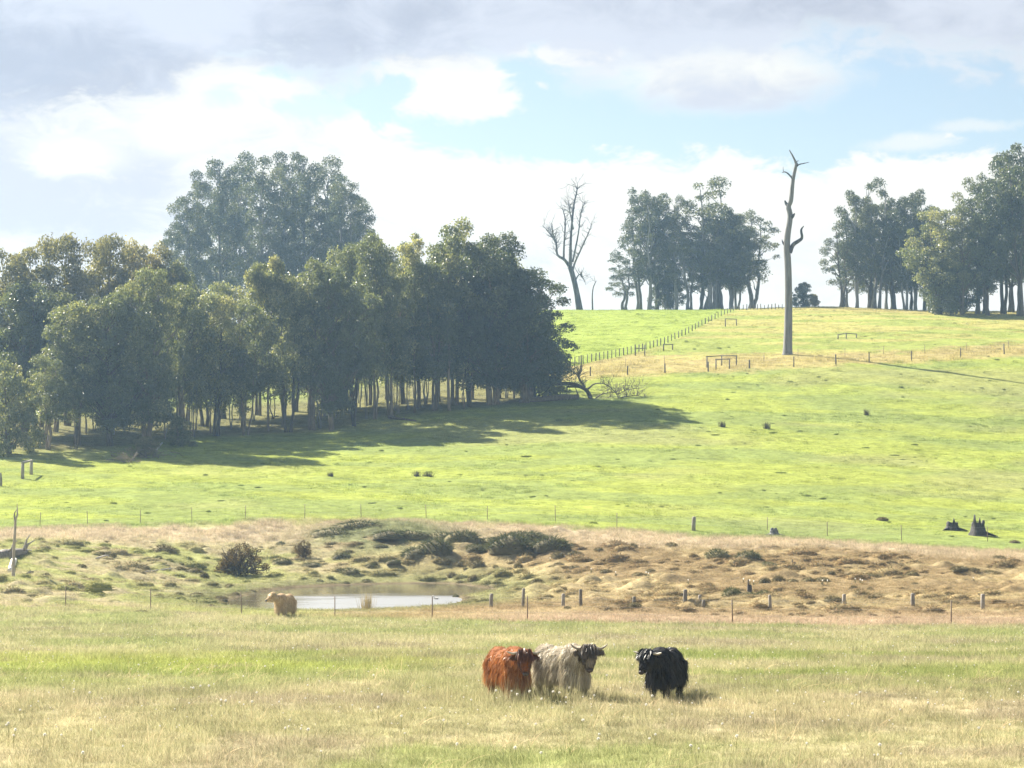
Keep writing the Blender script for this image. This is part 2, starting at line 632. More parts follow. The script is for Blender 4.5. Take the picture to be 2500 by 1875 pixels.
class MB:
    def __init__(self):
        self.V, self.Q, self.T, self.n = [], [], [], 0

    def add(self, V, Q=None, T=None):
        V = np.asarray(V, float).reshape(-1, 3)
        if Q is not None and len(Q):
            self.Q.append(np.asarray(Q) + self.n)
        if T is not None and len(T):
            self.T.append(np.asarray(T) + self.n)
        self.V.append(V)
        self.n += len(V)

    def tube(self, P, R, sides=6, cap=True):
        P = np.asarray(P, float)
        R = np.broadcast_to(np.asarray(R, float), (len(P),))
        tg = np.gradient(P, axis=0)
        tg /= np.linalg.norm(tg, axis=1)[:, None] + 1e-9
        ref = np.array((0.31, 0.95, 0.05)) if abs(tg[0][2]) > 0.7 else np.array((0.05, 0.1, 1.0))
        a = np.cross(tg, ref)
        a /= np.linalg.norm(a, axis=1)[:, None] + 1e-9
        b = np.cross(tg, a)
        th = np.arange(sides) * 2 * math.pi / sides
        ring = P[:, None] + R[:, None, None] * (a[:, None] * np.cos(th)[None, :, None] + b[:, None] * np.sin(th)[None, :, None])
        n = len(P)
        i = np.arange(n - 1)[:, None] * sides
        j = np.arange(sides)[None]
        k = (j + 1) % sides
        Q = np.stack([i + j, i + k, i + sides + k, i + sides + j], -1).reshape(-1, 4)
        V = ring.reshape(-1, 3)
        T = None
        if cap:
            V = np.vstack([V, P[-1] + tg[-1] * R[-1] * 0.3, P[0]])
            e = (n - 1) * sides
            T = [(e + q, e + (q + 1) % sides, n * sides) for q in range(sides)] + [((q + 1) % sides, q, n * sides + 1) for q in range(sides)]
        self.add(V, Q, T)

    def box(self, c, s, rz=0.0):
        c = np.array(c, float)
        h = np.array(s, float) / 2
        v = np.array([(x, y, z) for z in (-1, 1) for y in (-1, 1) for x in (-1, 1)], float) * h
        ca, sa = math.cos(rz), math.sin(rz)
        v = np.column_stack([v[:, 0] * ca - v[:, 1] * sa, v[:, 0] * sa + v[:, 1] * ca, v[:, 2]]) + c
        self.add(v, [(0, 2, 3, 1), (4, 5, 7, 6), (0, 1, 5, 4), (2, 6, 7, 3), (0, 4, 6, 2), (1, 3, 7, 5)])

    def blades(self, root, d, L, Wd, droop=0.3, seg=2, rng=RNG, lean=None):
        """tapered strips: root (n,3), direction (n,3), length, width"""
        n = len(root)
        d = d / (np.linalg.norm(d, axis=1)[:, None] + 1e-9)
        side = np.cross(d, rng.normal(size=(n, 3)))
        side /= np.linalg.norm(side, axis=1)[:, None] + 1e-9
        L = np.broadcast_to(L, (n,))[:, None]
        Wd = np.broadcast_to(Wd, (n,))[:, None] * 0.5
        dr = np.broadcast_to(droop, (n,))[:, None]
        pts = []
        p = root
        dd = d
        pts.append((p, Wd))
        for s in range(seg):
            p = p + dd * L / seg
            dd = dd + np.array((0, 0, -1.0)) * dr
            if lean is not None:
                dd = dd + lean
            dd = dd / (np.linalg.norm(dd, axis=1)[:, None] + 1e-9)
            pts.append((p, Wd * (1 - (s + 1) / seg) ** 0.6))
        V, Q, T = [], [], []
        for s in range(seg):
            q, w = pts[s]
            V += [q - side * w, q + side * w]
        V.append(pts[-1][0])
        V = np.stack(V, 1)                      # n, 2*seg+1, 3
        k = 2 * seg + 1
        base = np.arange(n)[:, None] * k
        for s in range(seg - 1):
            Q.append(base + np.array((2 * s, 2 * s + 1, 2 * s + 3, 2 * s + 2)))
        T = base + np.array((2 * seg - 2, 2 * seg - 1, 2 * seg))
        self.add(V.reshape(-1, 3), np.concatenate(Q) if Q else None, T)

    def mesh(self, name, sm=False):
        V = np.concatenate(self.V)
        Q = np.concatenate(self.Q) if self.Q else None
        T = np.concatenate(self.T) if self.T else None
        return mesh_np(name, V, Q, T, sm)

    def build(self, name, mat, parent=None, sm=False):
        return link(name, self.mesh(name, sm), mat, parent)


def new_mat(name):
    m = bpy.data.materials.new(name)
    m.use_nodes = True
    t = NT(m.node_tree)
    out = t.n('ShaderNodeOutputMaterial')
    return m, t, out


def leafy(t, out, col, trans=0.4, tcol=None, gloss=0.0, rough=0.5):
    d = t.n('ShaderNodeBsdfDiffuse')
    tr = t.n('ShaderNodeBsdfTranslucent')
    t.put(d.inputs[0], col)
    t.put(tr.inputs[0], tcol if tcol is not None else col)
    mx = t.n('ShaderNodeMixShader')
    mx.inputs[0].default_value = trans
    t.l(d.outputs[0], mx.inputs[1])
    t.l(tr.outputs[0], mx.inputs[2])
    s = mx.outputs[0]
    if gloss > 0:
        g = t.n('ShaderNodeBsdfGlossy')
        g.inputs['Roughness'].default_value = rough
        g.inputs['Color'].default_value = (1, 1, 1, 1)
        m2 = t.n('ShaderNodeMixShader')
        m2.inputs[0].default_value = gloss
        t.l(s, m2.inputs[1])
        t.l(g.outputs[0], m2.inputs[2])
        s = m2.outputs[0]
    t.l(s, out.inputs['Surface'])


def leaf_mat(name, c0, c1, c2, trans=0.38, gloss=0.04):
    m, t, out = new_mat(name)
    at = t.n('ShaderNodeAttribute', attribute_name='tint')
    oi = t.n('ShaderNodeObjectInfo')
    f = t.m('ADD', t.m('MULTIPLY', at.outputs['Fac'], 0.78), t.m('SUBTRACT', t.m('MULTIPLY', oi.outputs['Random'], 0.5), 0.12))
    a = t.mix(t.sstep(f, 0.1, 0.6), c0 + (1,), c1 + (1,))
    b = t.mix(t.sstep(f, 0.6, 0.95), a, c2 + (1,))
    leafy(t, out, b, trans, t.mix(1.0, b, (1.45, 1.45, 0.75, 1), 'MULTIPLY'), gloss, 0.45)
    return m


def rough_mat(name, c0, c1, scale=3.0, stretch=(1, 1, 1), bump=0.3, rough=0.85, dist=0.03, spec=0.2):
    m, t, out = new_mat(name)
    tcn = t.n('ShaderNodeTexCoord')
    mp = t.n('ShaderNodeMapping')
    mp.inputs['Scale'].default_value = stretch
    t.l(tcn.outputs['Object'], mp.inputs[0])
    n = t.noise(mp.outputs[0], scale, 6, 0.6, 0.2)
    oi = t.n('ShaderNodeObjectInfo')
    v = t.m('ADD', n, t.m('MULTIPLY', t.m('SUBTRACT', oi.outputs['Random'], 0.5), 0.3))
    col = t.mix(t.sstep(v, 0.3, 0.72), c0 + (1,), c1 + (1,))
    p = t.n('ShaderNodeBsdfPrincipled')
    t.l(col, p.inputs['Base Color'])
    p.inputs['Roughness'].default_value = rough
    p.inputs['Specular IOR Level'].default_value = spec
    if bump:
        b = t.n('ShaderNodeBump')
        b.inputs['Strength'].default_value = bump
        b.inputs['Distance'].default_value = dist
        t.l(n, b.inputs['Height'])
        t.l(b.outputs[0], p.inputs['Normal'])
    t.l(p.outputs[0], out.inputs['Surface'])
    return m


M = {}
M['leaf_wood'] = leaf_mat('leaf_wood', (.075, .09, .047), (.14, .155, .08), (.29, .275, .15), 0.5, 0.05)
M['leaf_dark'] = leaf_mat('leaf_dark', (.05, .065, .04), (.085, .10, .056), (.16, .165, .085), 0.42, 0.05)
M['leaf_far'] = leaf_mat('leaf_far', (.05, .063, .045), (.085, .098, .066), (.15, .155, .10), 0.38, 0.05)
M['leaf_brown'] = leaf_mat('leaf_brown', (.10, .10, .052), (.18, .165, .085), (.28, .24, .14), 0.52, 0.05)
M['leaf_scrub'] = leaf_mat('leaf_scrub', (.05, .04, .028), (.10, .075, .05), (.20, .14, .08), 0.3, 0.0)
M['leaf_bush'] = leaf_mat('leaf_bush', (.06, .085, .03), (.11, .14, .045), (.2, .2, .08))
M['bark'] = rough_mat('bark', (.10, .08, .06), (.27, .22, .165), 2.2, (3, 3, .45), 0.5)
M['bark_dark'] = rough_mat('bark_dark', (.055, .045, .038), (.15, .125, .10), 2.2, (3, 3, .45), 0.5)
M['bark_grey'] = rough_mat('bark_grey', (.11, .11, .115), (.30, .295, .29), 2.5, (3, 3, .3), 0.5)
M['dead_trunk'] = rough_mat('dead_trunk', (.045, .045, .05), (.21, .205, .20), 1.6, (2.5, 2.5, .22), 0.9, 0.85, 0.12)
M['deadwood'] = rough_mat('deadwood', (.17, .15, .13), (.40, .36, .31), 3.0, (3, 3, .4), 0.4)
M['char'] = rough_mat('charred_wood', (.014, .014, .016), (.075, .07, .068), 3.0, (4, 4, .6), 0.6, 0.85, 0.06)
M['bleached'] = rough_mat('bleached_wood', (.45, .42, .38), (.78, .75, .70), 3.0, (3, 3, .6), 0.3)
M['post'] = rough_mat('post_wood', (.16, .145, .125), (.34, .31, .27), 4.0, (5, 5, .7), 0.5, 0.85, 0.02)
M['post_far'] = rough_mat('post_wood_far', (.09, .08, .07), (.20, .18, .155), 4.0, (5, 5, .7), 0.4, 0.85, 0.02)
M['steel'] = rough_mat('rusty_steel', (.12, .085, .065), (.22, .17, .13), 8.0, (1, 1, 1), 0.1, 0.6)
M['wire'] = rough_mat('wire_steel', (.22, .21, .20), (.36, .35, .34), 8.0, (1, 1, 1), 0.0, 0.5)


def ground_mat():
    m, t, out = new_mat('grassland')
    at = t.n('ShaderNodeAttribute', attribute_name='gcol')
    tcn = t.n('ShaderNodeTexCoord')
    n = t.noise(tcn.outputs['Object'], 1.1, 8, 0.68, 0.1)
    n2 = t.noise(tcn.outputs['Object'], 6.0, 5, 0.7, 0.0)
    v = t.m('ADD', t.m('MULTIPLY', n, 0.6), t.m('MULTIPLY', n2, 0.5))
    col = t.mix(1.0, at.outputs['Color'], t.mix(t.sstep(v, 0.35, 0.72), (.62, .60, .60, 1), (1.22, 1.2, 1.1, 1)), 'MULTIPLY')
    p = t.n('ShaderNodeBsdfDiffuse')
    t.l(col, p.inputs['Color'])
    b = t.n('ShaderNodeBump')
    b.inputs['Strength'].default_value = 0.9
    b.inputs['Distance'].default_value = 0.12
    t.l(v, b.inputs['Height'])
    t.l(b.outputs[0], p.inputs['Normal'])
    t.l(p.outputs[0], out.inputs['Surface'])
    return m


def grass_mat(name, trans=0.45, mul=1.0):
    m, t, out = new_mat(name)
    at = t.n('ShaderNodeAttribute', attribute_name='gcol', attribute_type='INSTANCER')
    tn = t.n('ShaderNodeAttribute', attribute_name='tint')
    c = t.mix(1.0, at.outputs['Color'], t.mix(tn.outputs['Fac'], (.62 * mul, .72 * mul, .6 * mul, 1), (1.38 * mul, 1.28 * mul, 1.3 * mul, 1)), 'MULTIPLY')
    leafy(t, out, c, trans)
    return m


M['ground'] = ground_mat()
M['grass'] = grass_mat('grass_blades')
M['grass_dense'] = grass_mat('hummock_grass', 0.2)


def water_mat():
    m, t, out = new_mat('pond_water')
    tcn = t.n('ShaderNodeTexCoord')
    mp = t.n('ShaderNodeMapping')
    mp.inputs['Scale'].default_value = (0.6, 1.6, 1)
    t.l(tcn.outputs['Object'], mp.inputs[0])
    n = t.noise(mp.outputs[0], 2.2, 4, 0.6, 0.3)
    sp = t.n('ShaderNodeSeparateXYZ')
    t.l(tcn.outputs['Object'], sp.inputs[0])
    wind = t.noise(mp.outputs[0], 0.12, 3, 0.6, 0.2)
    # a breeze ruffles the near half of the pond, the far half lies calm
    ruf = t.m('MULTIPLY', t.sstep(t.m('ADD', t.m('SUBTRACT', 144.0, sp.outputs[1]), t.m('MULTIPLY', t.m('SUBTRACT', wind, 0.5), 16.0)), -3.0, 3.0), t.sstep(t.m('ADD', sp.outputs[0], t.m('MULTIPLY', t.m('SUBTRACT', wind, 0.5), 5.0)), -15.5, -11.5))
    b = t.n('ShaderNodeBump')
    t.l(t.m('ADD', t.m('MULTIPLY', ruf, 0.5), 0.08), b.inputs['Strength'])
    b.inputs['Distance'].default_value = 0.08
    t.l(n, b.inputs['Height'])
    p = t.n('ShaderNodeBsdfPrincipled')
    p.inputs['Base Color'].default_value = (.10, .085, .06, 1)
    t.l(t.m('ADD', t.m('MULTIPLY', ruf, 0.26), 0.07), p.inputs['Roughness'])
    p.inputs['IOR'].default_value = 1.4
    t.l(b.outputs[0], p.inputs['Normal'])
    gl = t.n('ShaderNodeBsdfGlossy')          # glitter of the wavelets
    gl.inputs['Color'].default_value = (.90, .92, .95, 1)
    gl.inputs['Roughness'].default_value = 0.42
    t.l(b.outputs[0], gl.inputs['Normal'])
    mx = t.n('ShaderNodeMixShader')
    t.l(t.m('MULTIPLY', ruf, 0.38), mx.inputs[0])
    t.l(p.outputs[0], mx.inputs[1])
    t.l(gl.outputs[0], mx.inputs[2])
    t.l(mx.outputs[0], out.inputs['Surface'])
    return m


M['water'] = water_mat()

# ------------------------------------------------------------------ ground sheet and pond
us = np.concatenate([np.linspace(-1.6, -0.3, 26)[:-1], np.linspace(-0.3, 0.3, 331), np.linspace(0.3, 1.6, 26)[1:]])
ys = np.concatenate([np.linspace(-40, 28, 24)[:-1], np.linspace(28, 106, 120)[:-1], np.linspace(106, 192, 345)[:-1], np.linspace(192, 330, 170)[:-1],
                     np.linspace(330, 470, 110)[:-1], np.geomspace(470, 2600, 50)])
UU, YY = np.meshgrid(us, ys)
XX = UU * (YY + 60) * 1.0
XX = np.where(np.abs(UU) <= 0.3, UU * np.maximum(YY, 40), np.sign(UU) * (0.3 * np.maximum(YY, 40) + (np.abs(UU) - 0.3) * (np.maximum(YY, 40) + 300)))
gx, gy = XX.ravel(), YY.ravel()
gz = ground_z(gx, gy)
gz += 0.05 * (fbm(gx / 0.9, gy / 0.9, 81, 3) - 0.5) * smooth(gy, 60, 120)
gz += 0.22 * (fbm(gx / 2.6, gy / 2.6, 87, 3) - 0.5) * smooth(gy, 186, 200) * (1 - 0.6 * smooth(gy, 330, 380))
nu, ny = len(us), len(ys)
i = np.arange(ny - 1)[:, None] * nu
j = np.arange(nu - 1)[None]
Q = np.stack([i + j, i + j + 1, i + nu + j + 1, i + nu + j], -1).reshape(-1, 4)
me = mesh_np('ground', np.column_stack([gx, gy, gz]), Q, None, True)
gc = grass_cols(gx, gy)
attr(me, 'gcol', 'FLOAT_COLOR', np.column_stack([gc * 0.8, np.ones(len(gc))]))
ground = link('ground', me, M['ground'])
tag(ground, 'rolling farmland of meadow, boggy ground and green hillside pasture', 'ground', kind='structure')

mb = MB()
pp = [((x - POND[:, 0].mean()) * 1.12 + POND[:, 0].mean(), (y - POND[:, 1].mean()) * 1.12 + POND[:, 1].mean(), POND_Z) for x, y in POND]
mb.add(pp + [(POND[:, 0].mean(), POND[:, 1].mean(), POND_Z)], None, [(k, (k + 1) % len(pp), len(pp)) for k in range(len(pp))])
pond = mb.build('pond', M['water'])
tag(pond, 'small still farm pond reflecting the white sky below the grassy bank', 'pond', kind='structure')


# ------------------------------------------------------------------ trees
def curve_pts(a, b, n, wob, rng, sag=0.0):
    t = np.linspace(0, 1, n)[:, None]
    a, b = np.asarray(a, float), np.asarray(b, float)
    p = a + (b - a) * t
    L = np.linalg.norm(b - a)
    w = np.cumsum(rng.normal(size=(n, 3)) * wob * L / n, axis=0)
    w -= w[0] + (w[-1] - w[0]) * t
    p = p + w
    p[:, 2] += sag * L * np.sin(t[:, 0] * math.pi)
    return p


def envelope(shape, t):
    if shape == 'round':
        return np.sqrt(np.clip(1 - ((t - 0.42) / 0.60) ** 2, 0.02, 1))
    if shape == 'tall':
        return np.clip(0.42 + 0.58 * np.sin(np.clip(t, 0, 1) ** 0.8 * math.pi) ** 0.8, 0.2, 1) * np.where(t > 0.85, 0.85, 1.0)
    if shape == 'dome':
        return np.sqrt(np.clip(1 - t ** 2 * 0.93, 0.02, 1))
    if shape == 'umbrella':
        return np.sqrt(np.clip(1 - (t * 0.95) ** 2, 0.02, 1))
    return np.ones_like(t)


def gen_tree(seed, Ht, Wd, cb, ncl, rcl, nleaf, shape='round', tr=0.28, leafL=0.34, leafW=0.13, nstem=1, spread=0.2, fill=0.55, droop=0.7, bare=0.0):
    """returns wood mesh builder, leaf arrays"""
    rng = np.random.default_rng(seed)
    wood, limbs = MB(), MB()
    stems = []
    for s in range(nstem):
        an = rng.uniform(0, 6.28)
        off = np.array((math.cos(an), math.sin(an), 0)) * spread * Wd * (0.5 if nstem > 1 else 0.12)
        top = off * (1.6 if nstem > 1 else 1.0) + np.array((0, 0, Ht * rng.uniform(0.84, 0.93)))
        bot = off * (0.35 if nstem > 1 else 0.0)
        P = curve_pts(bot, top, 14, 0.12, rng)
        t = np.linspace(0, 1, 14)
        R = tr * (1 - 0.86 * t) * rng.uniform(0.8, 1.15)
        R[0] *= 1.35
        P[0, 2] -= 0.5
        wood.tube(P, R, 8)
        stems.append(P)
    cen = []
    ph1, ph2 = rng.uniform(0, 6.28, 2)
    for k in range(ncl):
        bd, bp = -1, None
        for q in range(9):
            t = rng.random() ** 0.85
            an = rng.uniform(0, 6.28)
            wv = 0.80 + 0.2 * math.sin(an * 2 + ph1 + t * 5) + 0.14 * math.sin(an * 5 + ph2 - t * 9)
            r = envelope(shape, np.array([t]))[0] * Wd * 0.5 * wv * rng.random() ** fill
            p = np.array((r * math.cos(an), r * math.sin(an), Ht * (cb + (1 - cb) * t) - rcl * 0.55))
            d = min([np.linalg.norm((p - c) * (1, 1, 1.25)) for c in cen], default=9)
            if d > bd:
                bd, bp = d, p
        cen.append(bp)
    V, tint = [], []
    for c in cen:
        st = stems[int(np.argmin([np.hypot(*(s[10, :2] - c[:2])) for s in stems]))]
        hz = np.clip(c[2] - np.hypot(c[0] - st[8, 0], c[1] - st[8, 1]) * rng.uniform(0.7, 1.3), Ht * cb * 0.75, st[-2, 2])
        k = int(np.argmin(abs(st[:, 2] - hz)))
        d = np.linalg.norm(c - st[k])
        limbs.tube(curve_pts(st[k], c, 7, 0.22, rng, 0.06), np.linspace(max(0.035, 0.016 * d + 0.03) * (tr / 0.28) ** 0.7, 0.02, 7), 5, False)
        if bare and rng.random() < bare:
            continue
        rc = rcl * rng.uniform(0.6, 1.35)
        m = int(nleaf * (rc / rcl) ** 2)
        dv = rng.normal(size=(m, 3))
        dv /= np.linalg.norm(dv, axis=1)[:, None]
        rad = rng.random(m) ** 0.36
        dv[:, 2] = np.where((dv[:, 2] < -0.2) & (rng.random(m) < 0.5), -dv[:, 2], dv[:, 2])
        p = dv * rad[:, None] * rc * np.array((rng.uniform(0.8, 1.15), rng.uniform(0.8, 1.15), rng.uniform(0.8, 1.05)))
        p = p + c + rng.normal(size=(m, 3)) * rc * 0.07
        ax = rng.normal(size=(m, 3))
        ax[:, 2] -= droop * 2.0
        ax /= np.linalg.norm(ax, axis=1)[:, None]
        sd = np.cross(ax, rng.normal(size=(m, 3)))
        sd /= np.linalg.norm(sd, axis=1)[:, None] + 1e-9
        L = leafL * rng.uniform(0.6, 1.35, m)[:, None]
        w = leafW * rng.uniform(0.6, 1.4, m)[:, None]
        V.append(np.stack([p, p + ax * L * 0.45 + sd * w, p + ax * L, p + ax * L * 0.45 - sd * w], 1))
        ct = rng.normal() * 0.17
        tint.append(np.repeat(np.clip(0.42 + ct + 0.22 * rng.normal(size=m), 0, 1), 4))
    V = np.concatenate(V).reshape(-1, 3) if V else np.zeros((0, 3))
    return wood, limbs, V, (np.concatenate(tint) if tint else np.zeros(0))


TREES = {}


def tree_kind(key, seeds, **kw):
    TREES[key] = []
    for sd in seeds:
        wood, limbs, V, tint = gen_tree(sd, **kw)
        wm = wood.mesh(key + '_wood', True)
        bm_ = limbs.mesh(key + '_limbs', True)
        lm = mesh_np(key + '_leaves', V, np.arange(len(V)).reshape(-1, 4))
        attr(lm, 'tint', 'FLOAT', tint)
        TREES[key].append((wm, bm_, lm, kw['Ht'], kw['Wd']))


tree_kind('wood', (11, 12, 13, 14, 15), Ht=18.0, Wd=8.5, cb=0.27, ncl=54, rcl=1.15, nleaf=380, shape='round', tr=0.22, nstem=2, spread=0.16, leafL=0.27, leafW=0.085)
tree_kind('stems', (21, 22, 23), Ht=17.0, Wd=8.0, cb=0.34, ncl=44, rcl=1.1, nleaf=360, shape='round', tr=0.16, nstem=4, leafL=0.27, leafW=0.085)
tree_kind('big', (31, 32), Ht=20.0, Wd=12.0, cb=0.16, ncl=125, rcl=1.1, nleaf=330, shape='round', tr=0.29, nstem=3, spread=0.16, leafL=0.28, leafW=0.09)
tree_kind('slim', (41, 42, 43), Ht=18.0, Wd=5.0, cb=0.50, ncl=22, rcl=0.85, nleaf=240, shape='round', tr=0.15, nstem=1, fill=0.7, leafL=0.27, leafW=0.085)
tree_kind('tall', (51, 52, 53, 54), Ht=33.0, Wd=10.5, cb=0.24, ncl=40, rcl=1.55, nleaf=360, shape='tall', tr=0.40, leafL=0.36, leafW=0.115, nstem=2, spread=0.2, fill=0.6)
tree_kind('open', (61, 62, 63, 64), Ht=26.0, Wd=12.0, cb=0.28, ncl=38, rcl=1.25, nleaf=220, shape='tall', tr=0.40, leafL=0.36, leafW=0.11, nstem=2, spread=0.22, fill=0.5)
tree_kind('grove', (71, 72, 73), Ht=25.0, Wd=11.0, cb=0.28, ncl=46, rcl=1.35, nleaf=290, shape='tall', tr=0.34, leafL=0.36, leafW=0.115, nstem=2, spread=0.15, fill=0.6)
tree_kind('low', (81, 82), Ht=8.0, Wd=7.0, cb=0.10, ncl=48, rcl=0.8, nleaf=290, shape='dome', tr=0.14, leafL=0.24, leafW=0.08, nstem=3)
tree_kind('umbrella', (91,), Ht=16.0, Wd=7.0, cb=0.80, ncl=22, rcl=1.0, nleaf=420, shape='umbrella', tr=0.17, nstem=1, fill=0.5, leafL=0.27, leafW=0.085)
tree_kind('sapling', (95, 96, 97), Ht=9.0, Wd=3.4, cb=0.42, ncl=9, rcl=0.75, nleaf=120, shape='round', tr=0.08, leafL=0.26, leafW=0.08, nstem=2)
tree_kind('scrub', (99,), Ht=1.0, Wd=1.6, cb=0.06, ncl=60, rcl=0.13, nleaf=110, shape='dome', tr=0.02, leafL=0.055, leafW=0.012, nstem=6, spread=0.5, droop=-0.3)

TCOUNT = 0


def plant(kind, base, ht, wd, label, cat='tree', group=None, leaf='leaf_wood', bark='bark', name='gum_tree', var=None, rz=None, lean=(0, 0)):
    global TCOUNT
    TCOUNT += 1
    rng = random.Random(TCOUNT * 17 + 3)
    vs = TREES[kind]
    wm, bm_, lm, H_, W_ = vs[(TCOUNT if var is None else var) % len(vs)]
    e = empty(name, base, rng.uniform(0, 6.28) if rz is None else rz, (wd / W_, wd / W_, ht / H_))
    e.rotation_euler.x, e.rotation_euler.y = lean
    tag(e, label, cat, group)
    a = bpy.data.objects.new('trunk', wm)
    b = bpy.data.objects.new('crown', lm)
    c = bpy.data.objects.new('branches', bm_)
    c['kind'] = 'stuff'
    for o, m, p in ((a, bark, e), (b, leaf, e), (c, bark, a)):
        if len(o.data.materials) == 0:
            o.data.materials.append(M[m])
        COL.objects.link(o)
        o.parent = p
        o.material_slots[0].link = 'OBJECT'
        o.material_slots[0].material = M[m]
    return e


def plant_px(kind, px, py, top, wpx, label, Y=None, **kw):
    b = G(px, py) if Y is None else GY(px, Y)
    ht = topz(top, b.y) - b.z
    return plant(kind, b, ht, wpx * mpp(b.y), label, **kw)


ORD = ['first', 'second', 'third', 'fourth', 'fifth', 'sixth', 'seventh', 'eighth', 'ninth', 'tenth', 'eleventh', 'twelfth', 'thirteenth', 'fourteenth', 'fifteenth',
       'sixteenth', 'seventeenth', 'eighteenth', 'nineteenth', 'twentieth', 'twenty-first', 'twenty-second', 'twenty-third', 'twenty-fourth', 'twenty-fifth', 'twenty-sixth']

# front row of the wood, right to left
FRONT = [(1312, 976, 825, 165, 'low', 'low bushy dark gum at the right-hand end of the wood'),
         (1284, 982, 655, 285, 'big', None), (1205, 988, 574, 270, 'big', 'tallest broad dark gum near the right-hand end of the wood'),
         (1150, 992, 620, 170, 'stems', None), (1098, 1002, 528, 130, 'slim', 'slim gum whose feathery top stands highest out of the wood'),
         (1062, 1003, 640, 160, 'wood', None), (1010, 1008, 548, 110, 'slim', 'slim gum with a narrow top left of the highest one in the wood'),
         (955, 1016, 640, 165, 'stems', None), (915, 1024, 572, 150, 'wood', None), (868, 1040, 690, 160, 'stems', None), (812, 1050, 655, 165, 'big', None),
         (762, 1050, 640, 180, 'wood', None), (705, 1056, 690, 160, 'stems', None), (655, 1055, 630, 125, 'umbrella', 'slender gum with an umbrella-shaped crown above the wood'),
         (600, 1062, 735, 150, 'stems', None), (528, 1066, 715, 165, 'wood', None), (442, 1070, 690, 180, 'stems', None), (358, 1085, 652, 215, 'big', 'broad pale-topped gum in the left half of the wood'),
         (272, 1088, 715, 215, 'big', None), (188, 1086, 740, 190, 'wood', None), (118, 1098, 870, 130, 'stems', None), (25, 1108, 885, 170, 'low', 'small leafy tree at the left edge of the picture before the wood')]
for k, (px, py, top, w, kind, lab) in enumerate(FRONT):
    lab = lab or 'grey-green gum in the front row of the wood, %s from its right-hand end' % ORD[k]
    plant_px(kind, px, py, top, w * 0.98, lab, group='gum trees of the wood', leaf='leaf_dark' if px > 1130 else 'leaf_wood', bark='bark_dark' if k % 3 == 0 else 'bark')
BACK = [(20, 1050, 610, 190), (95, 1042, 588, 190), (165, 1040, 576, 170), (262, 1036, 574, 170), (310, 1032, 590, 150), (358, 1030, 580, 110), (398, 1030, 586, 90),
        (450, 1030, 650, 160), (545, 1022, 690, 170), (630, 1015, 700, 150), (720, 1005, 680, 160), (795, 1000, 645, 170), (850, 996, 600, 150), (900, 990, 585, 130), (985, 985, 600, 160),
        (1070, 980, 590, 160), (1150, 975, 600, 190), (1215, 972, 610, 190), (60, 1060, 690, 200), (130, 1055, 720, 200), (500, 1040, 740, 170), (700, 1025, 720, 170), (860, 1010, 720, 170), (1020, 995, 690, 180), (1110, 988, 680, 180)]
for k, (px, py, top, w) in enumerate(BACK):
    kind = ('wood', 'stems', 'wood')[k % 3] if w > 120 else 'slim'
    brown = px < 420
    plant_px(kind, px, py, top, w * 0.98, ('brownish gum in the rear of the wood\'s left end, %s in from the picture edge' % ORD[k if k < 7 else k - 11]) if brown else ('gum in the back row of the wood, its crown %s from the left' % ORD[k - 7]) if k < 18 else 'gum standing between the front and back rows of the wood', group='back gums at the left of the wood' if brown else 'back rows of the wood',
             leaf='leaf_brown' if brown and k < 8 else 'leaf_wood', bark='bark')
rs = random.Random(5)
wl = [(-30, 1108), (250, 1098), (350, 1090), (500, 1068), (650, 1062), (810, 1052), (900, 1025), (1060, 1008), (1250, 988)]
for k in range(74):
    px = rs.uniform(0, 1270)
    py = float(np.interp(px, [p[0] for p in wl], [p[1] for p in wl])) - rs.uniform(2, 48)
    plant_px('sapling', px, py, py - rs.uniform(110, 230), rs.uniform(45, 80), 'thin sapling among the trunks inside the wood', group='saplings in the wood', name='gum_sapling', leaf='leaf_wood', bark='bark' if k % 2 else 'bark_grey')

# tall gums behind the wood
TALL = [(418, 545, 80), (452, 470, 105), (484, 405, 110), (535, 382, 120), (590, 376, 120), (640, 372, 120), (690, 358, 125), (742, 372, 120), (792, 386, 125), (842, 418, 125), (880, 470, 105), (560, 430, 110), (715, 430, 110), (820, 470, 110)]
names = ['leftmost', 'second', 'third', 'fourth', 'fifth', 'sixth', 'tallest', 'eighth', 'ninth', 'tenth', 'rightmost']
for k, (px, top, w) in enumerate(TALL):
    lab = ('tall gum in the distant hazy clump behind the wood, %s from the left' % ORD[k]) if k not in (0, 6, 10) else '%s of the tall gums in the hazy clump behind the wood' % names[k]
    if k > 10:
        lab = 'tall gum in the rear of the hazy clump behind the wood'
    plant_px('tall', px, 800, top, w * 1.1, lab, Y=395 + (k * 37) % 30 + (18 if k > 10 else 0), group='tall gums behind the wood', leaf='leaf_far', bark='bark_grey')

# skyline clumps
SKY1 = [(1526, 628, 120, 'open'), (1563, 458, 125, 'open'), (1586, 468, 115, 'open'), (1604, 470, 130, 'grove'), (1650, 478, 95, 'open'), (1628, 640, 100, 'low')]
for k, (px, top, w, kind) in enumerate(SKY1):
    plant_px(kind, px, 755, top, w * 1.05, ['small spreading gum at the left of the left skyline clump', 'leftmost tall gum of the left skyline clump', 'second tall gum of the left skyline clump', 'densest gum in the middle of the left skyline clump', 'right-hand gum of the left skyline clump, reaching towards its neighbours', 'low bushy tree at the foot of the left skyline clump'][k],
             Y=444 + (k * 5) % 9, group='left skyline clump', leaf='leaf_far', bark='bark_grey')
SKY2 = [(1684, 560, 115, 'open'), (1708, 545, 115, 'grove'), (1735, 436, 190, 'open'), (1752, 520, 130, 'grove'), (1768, 500, 135, 'grove'), (1800, 560, 110, 'grove'), (1786, 520, 150, 'grove'), (1832, 515, 160, 'open')]
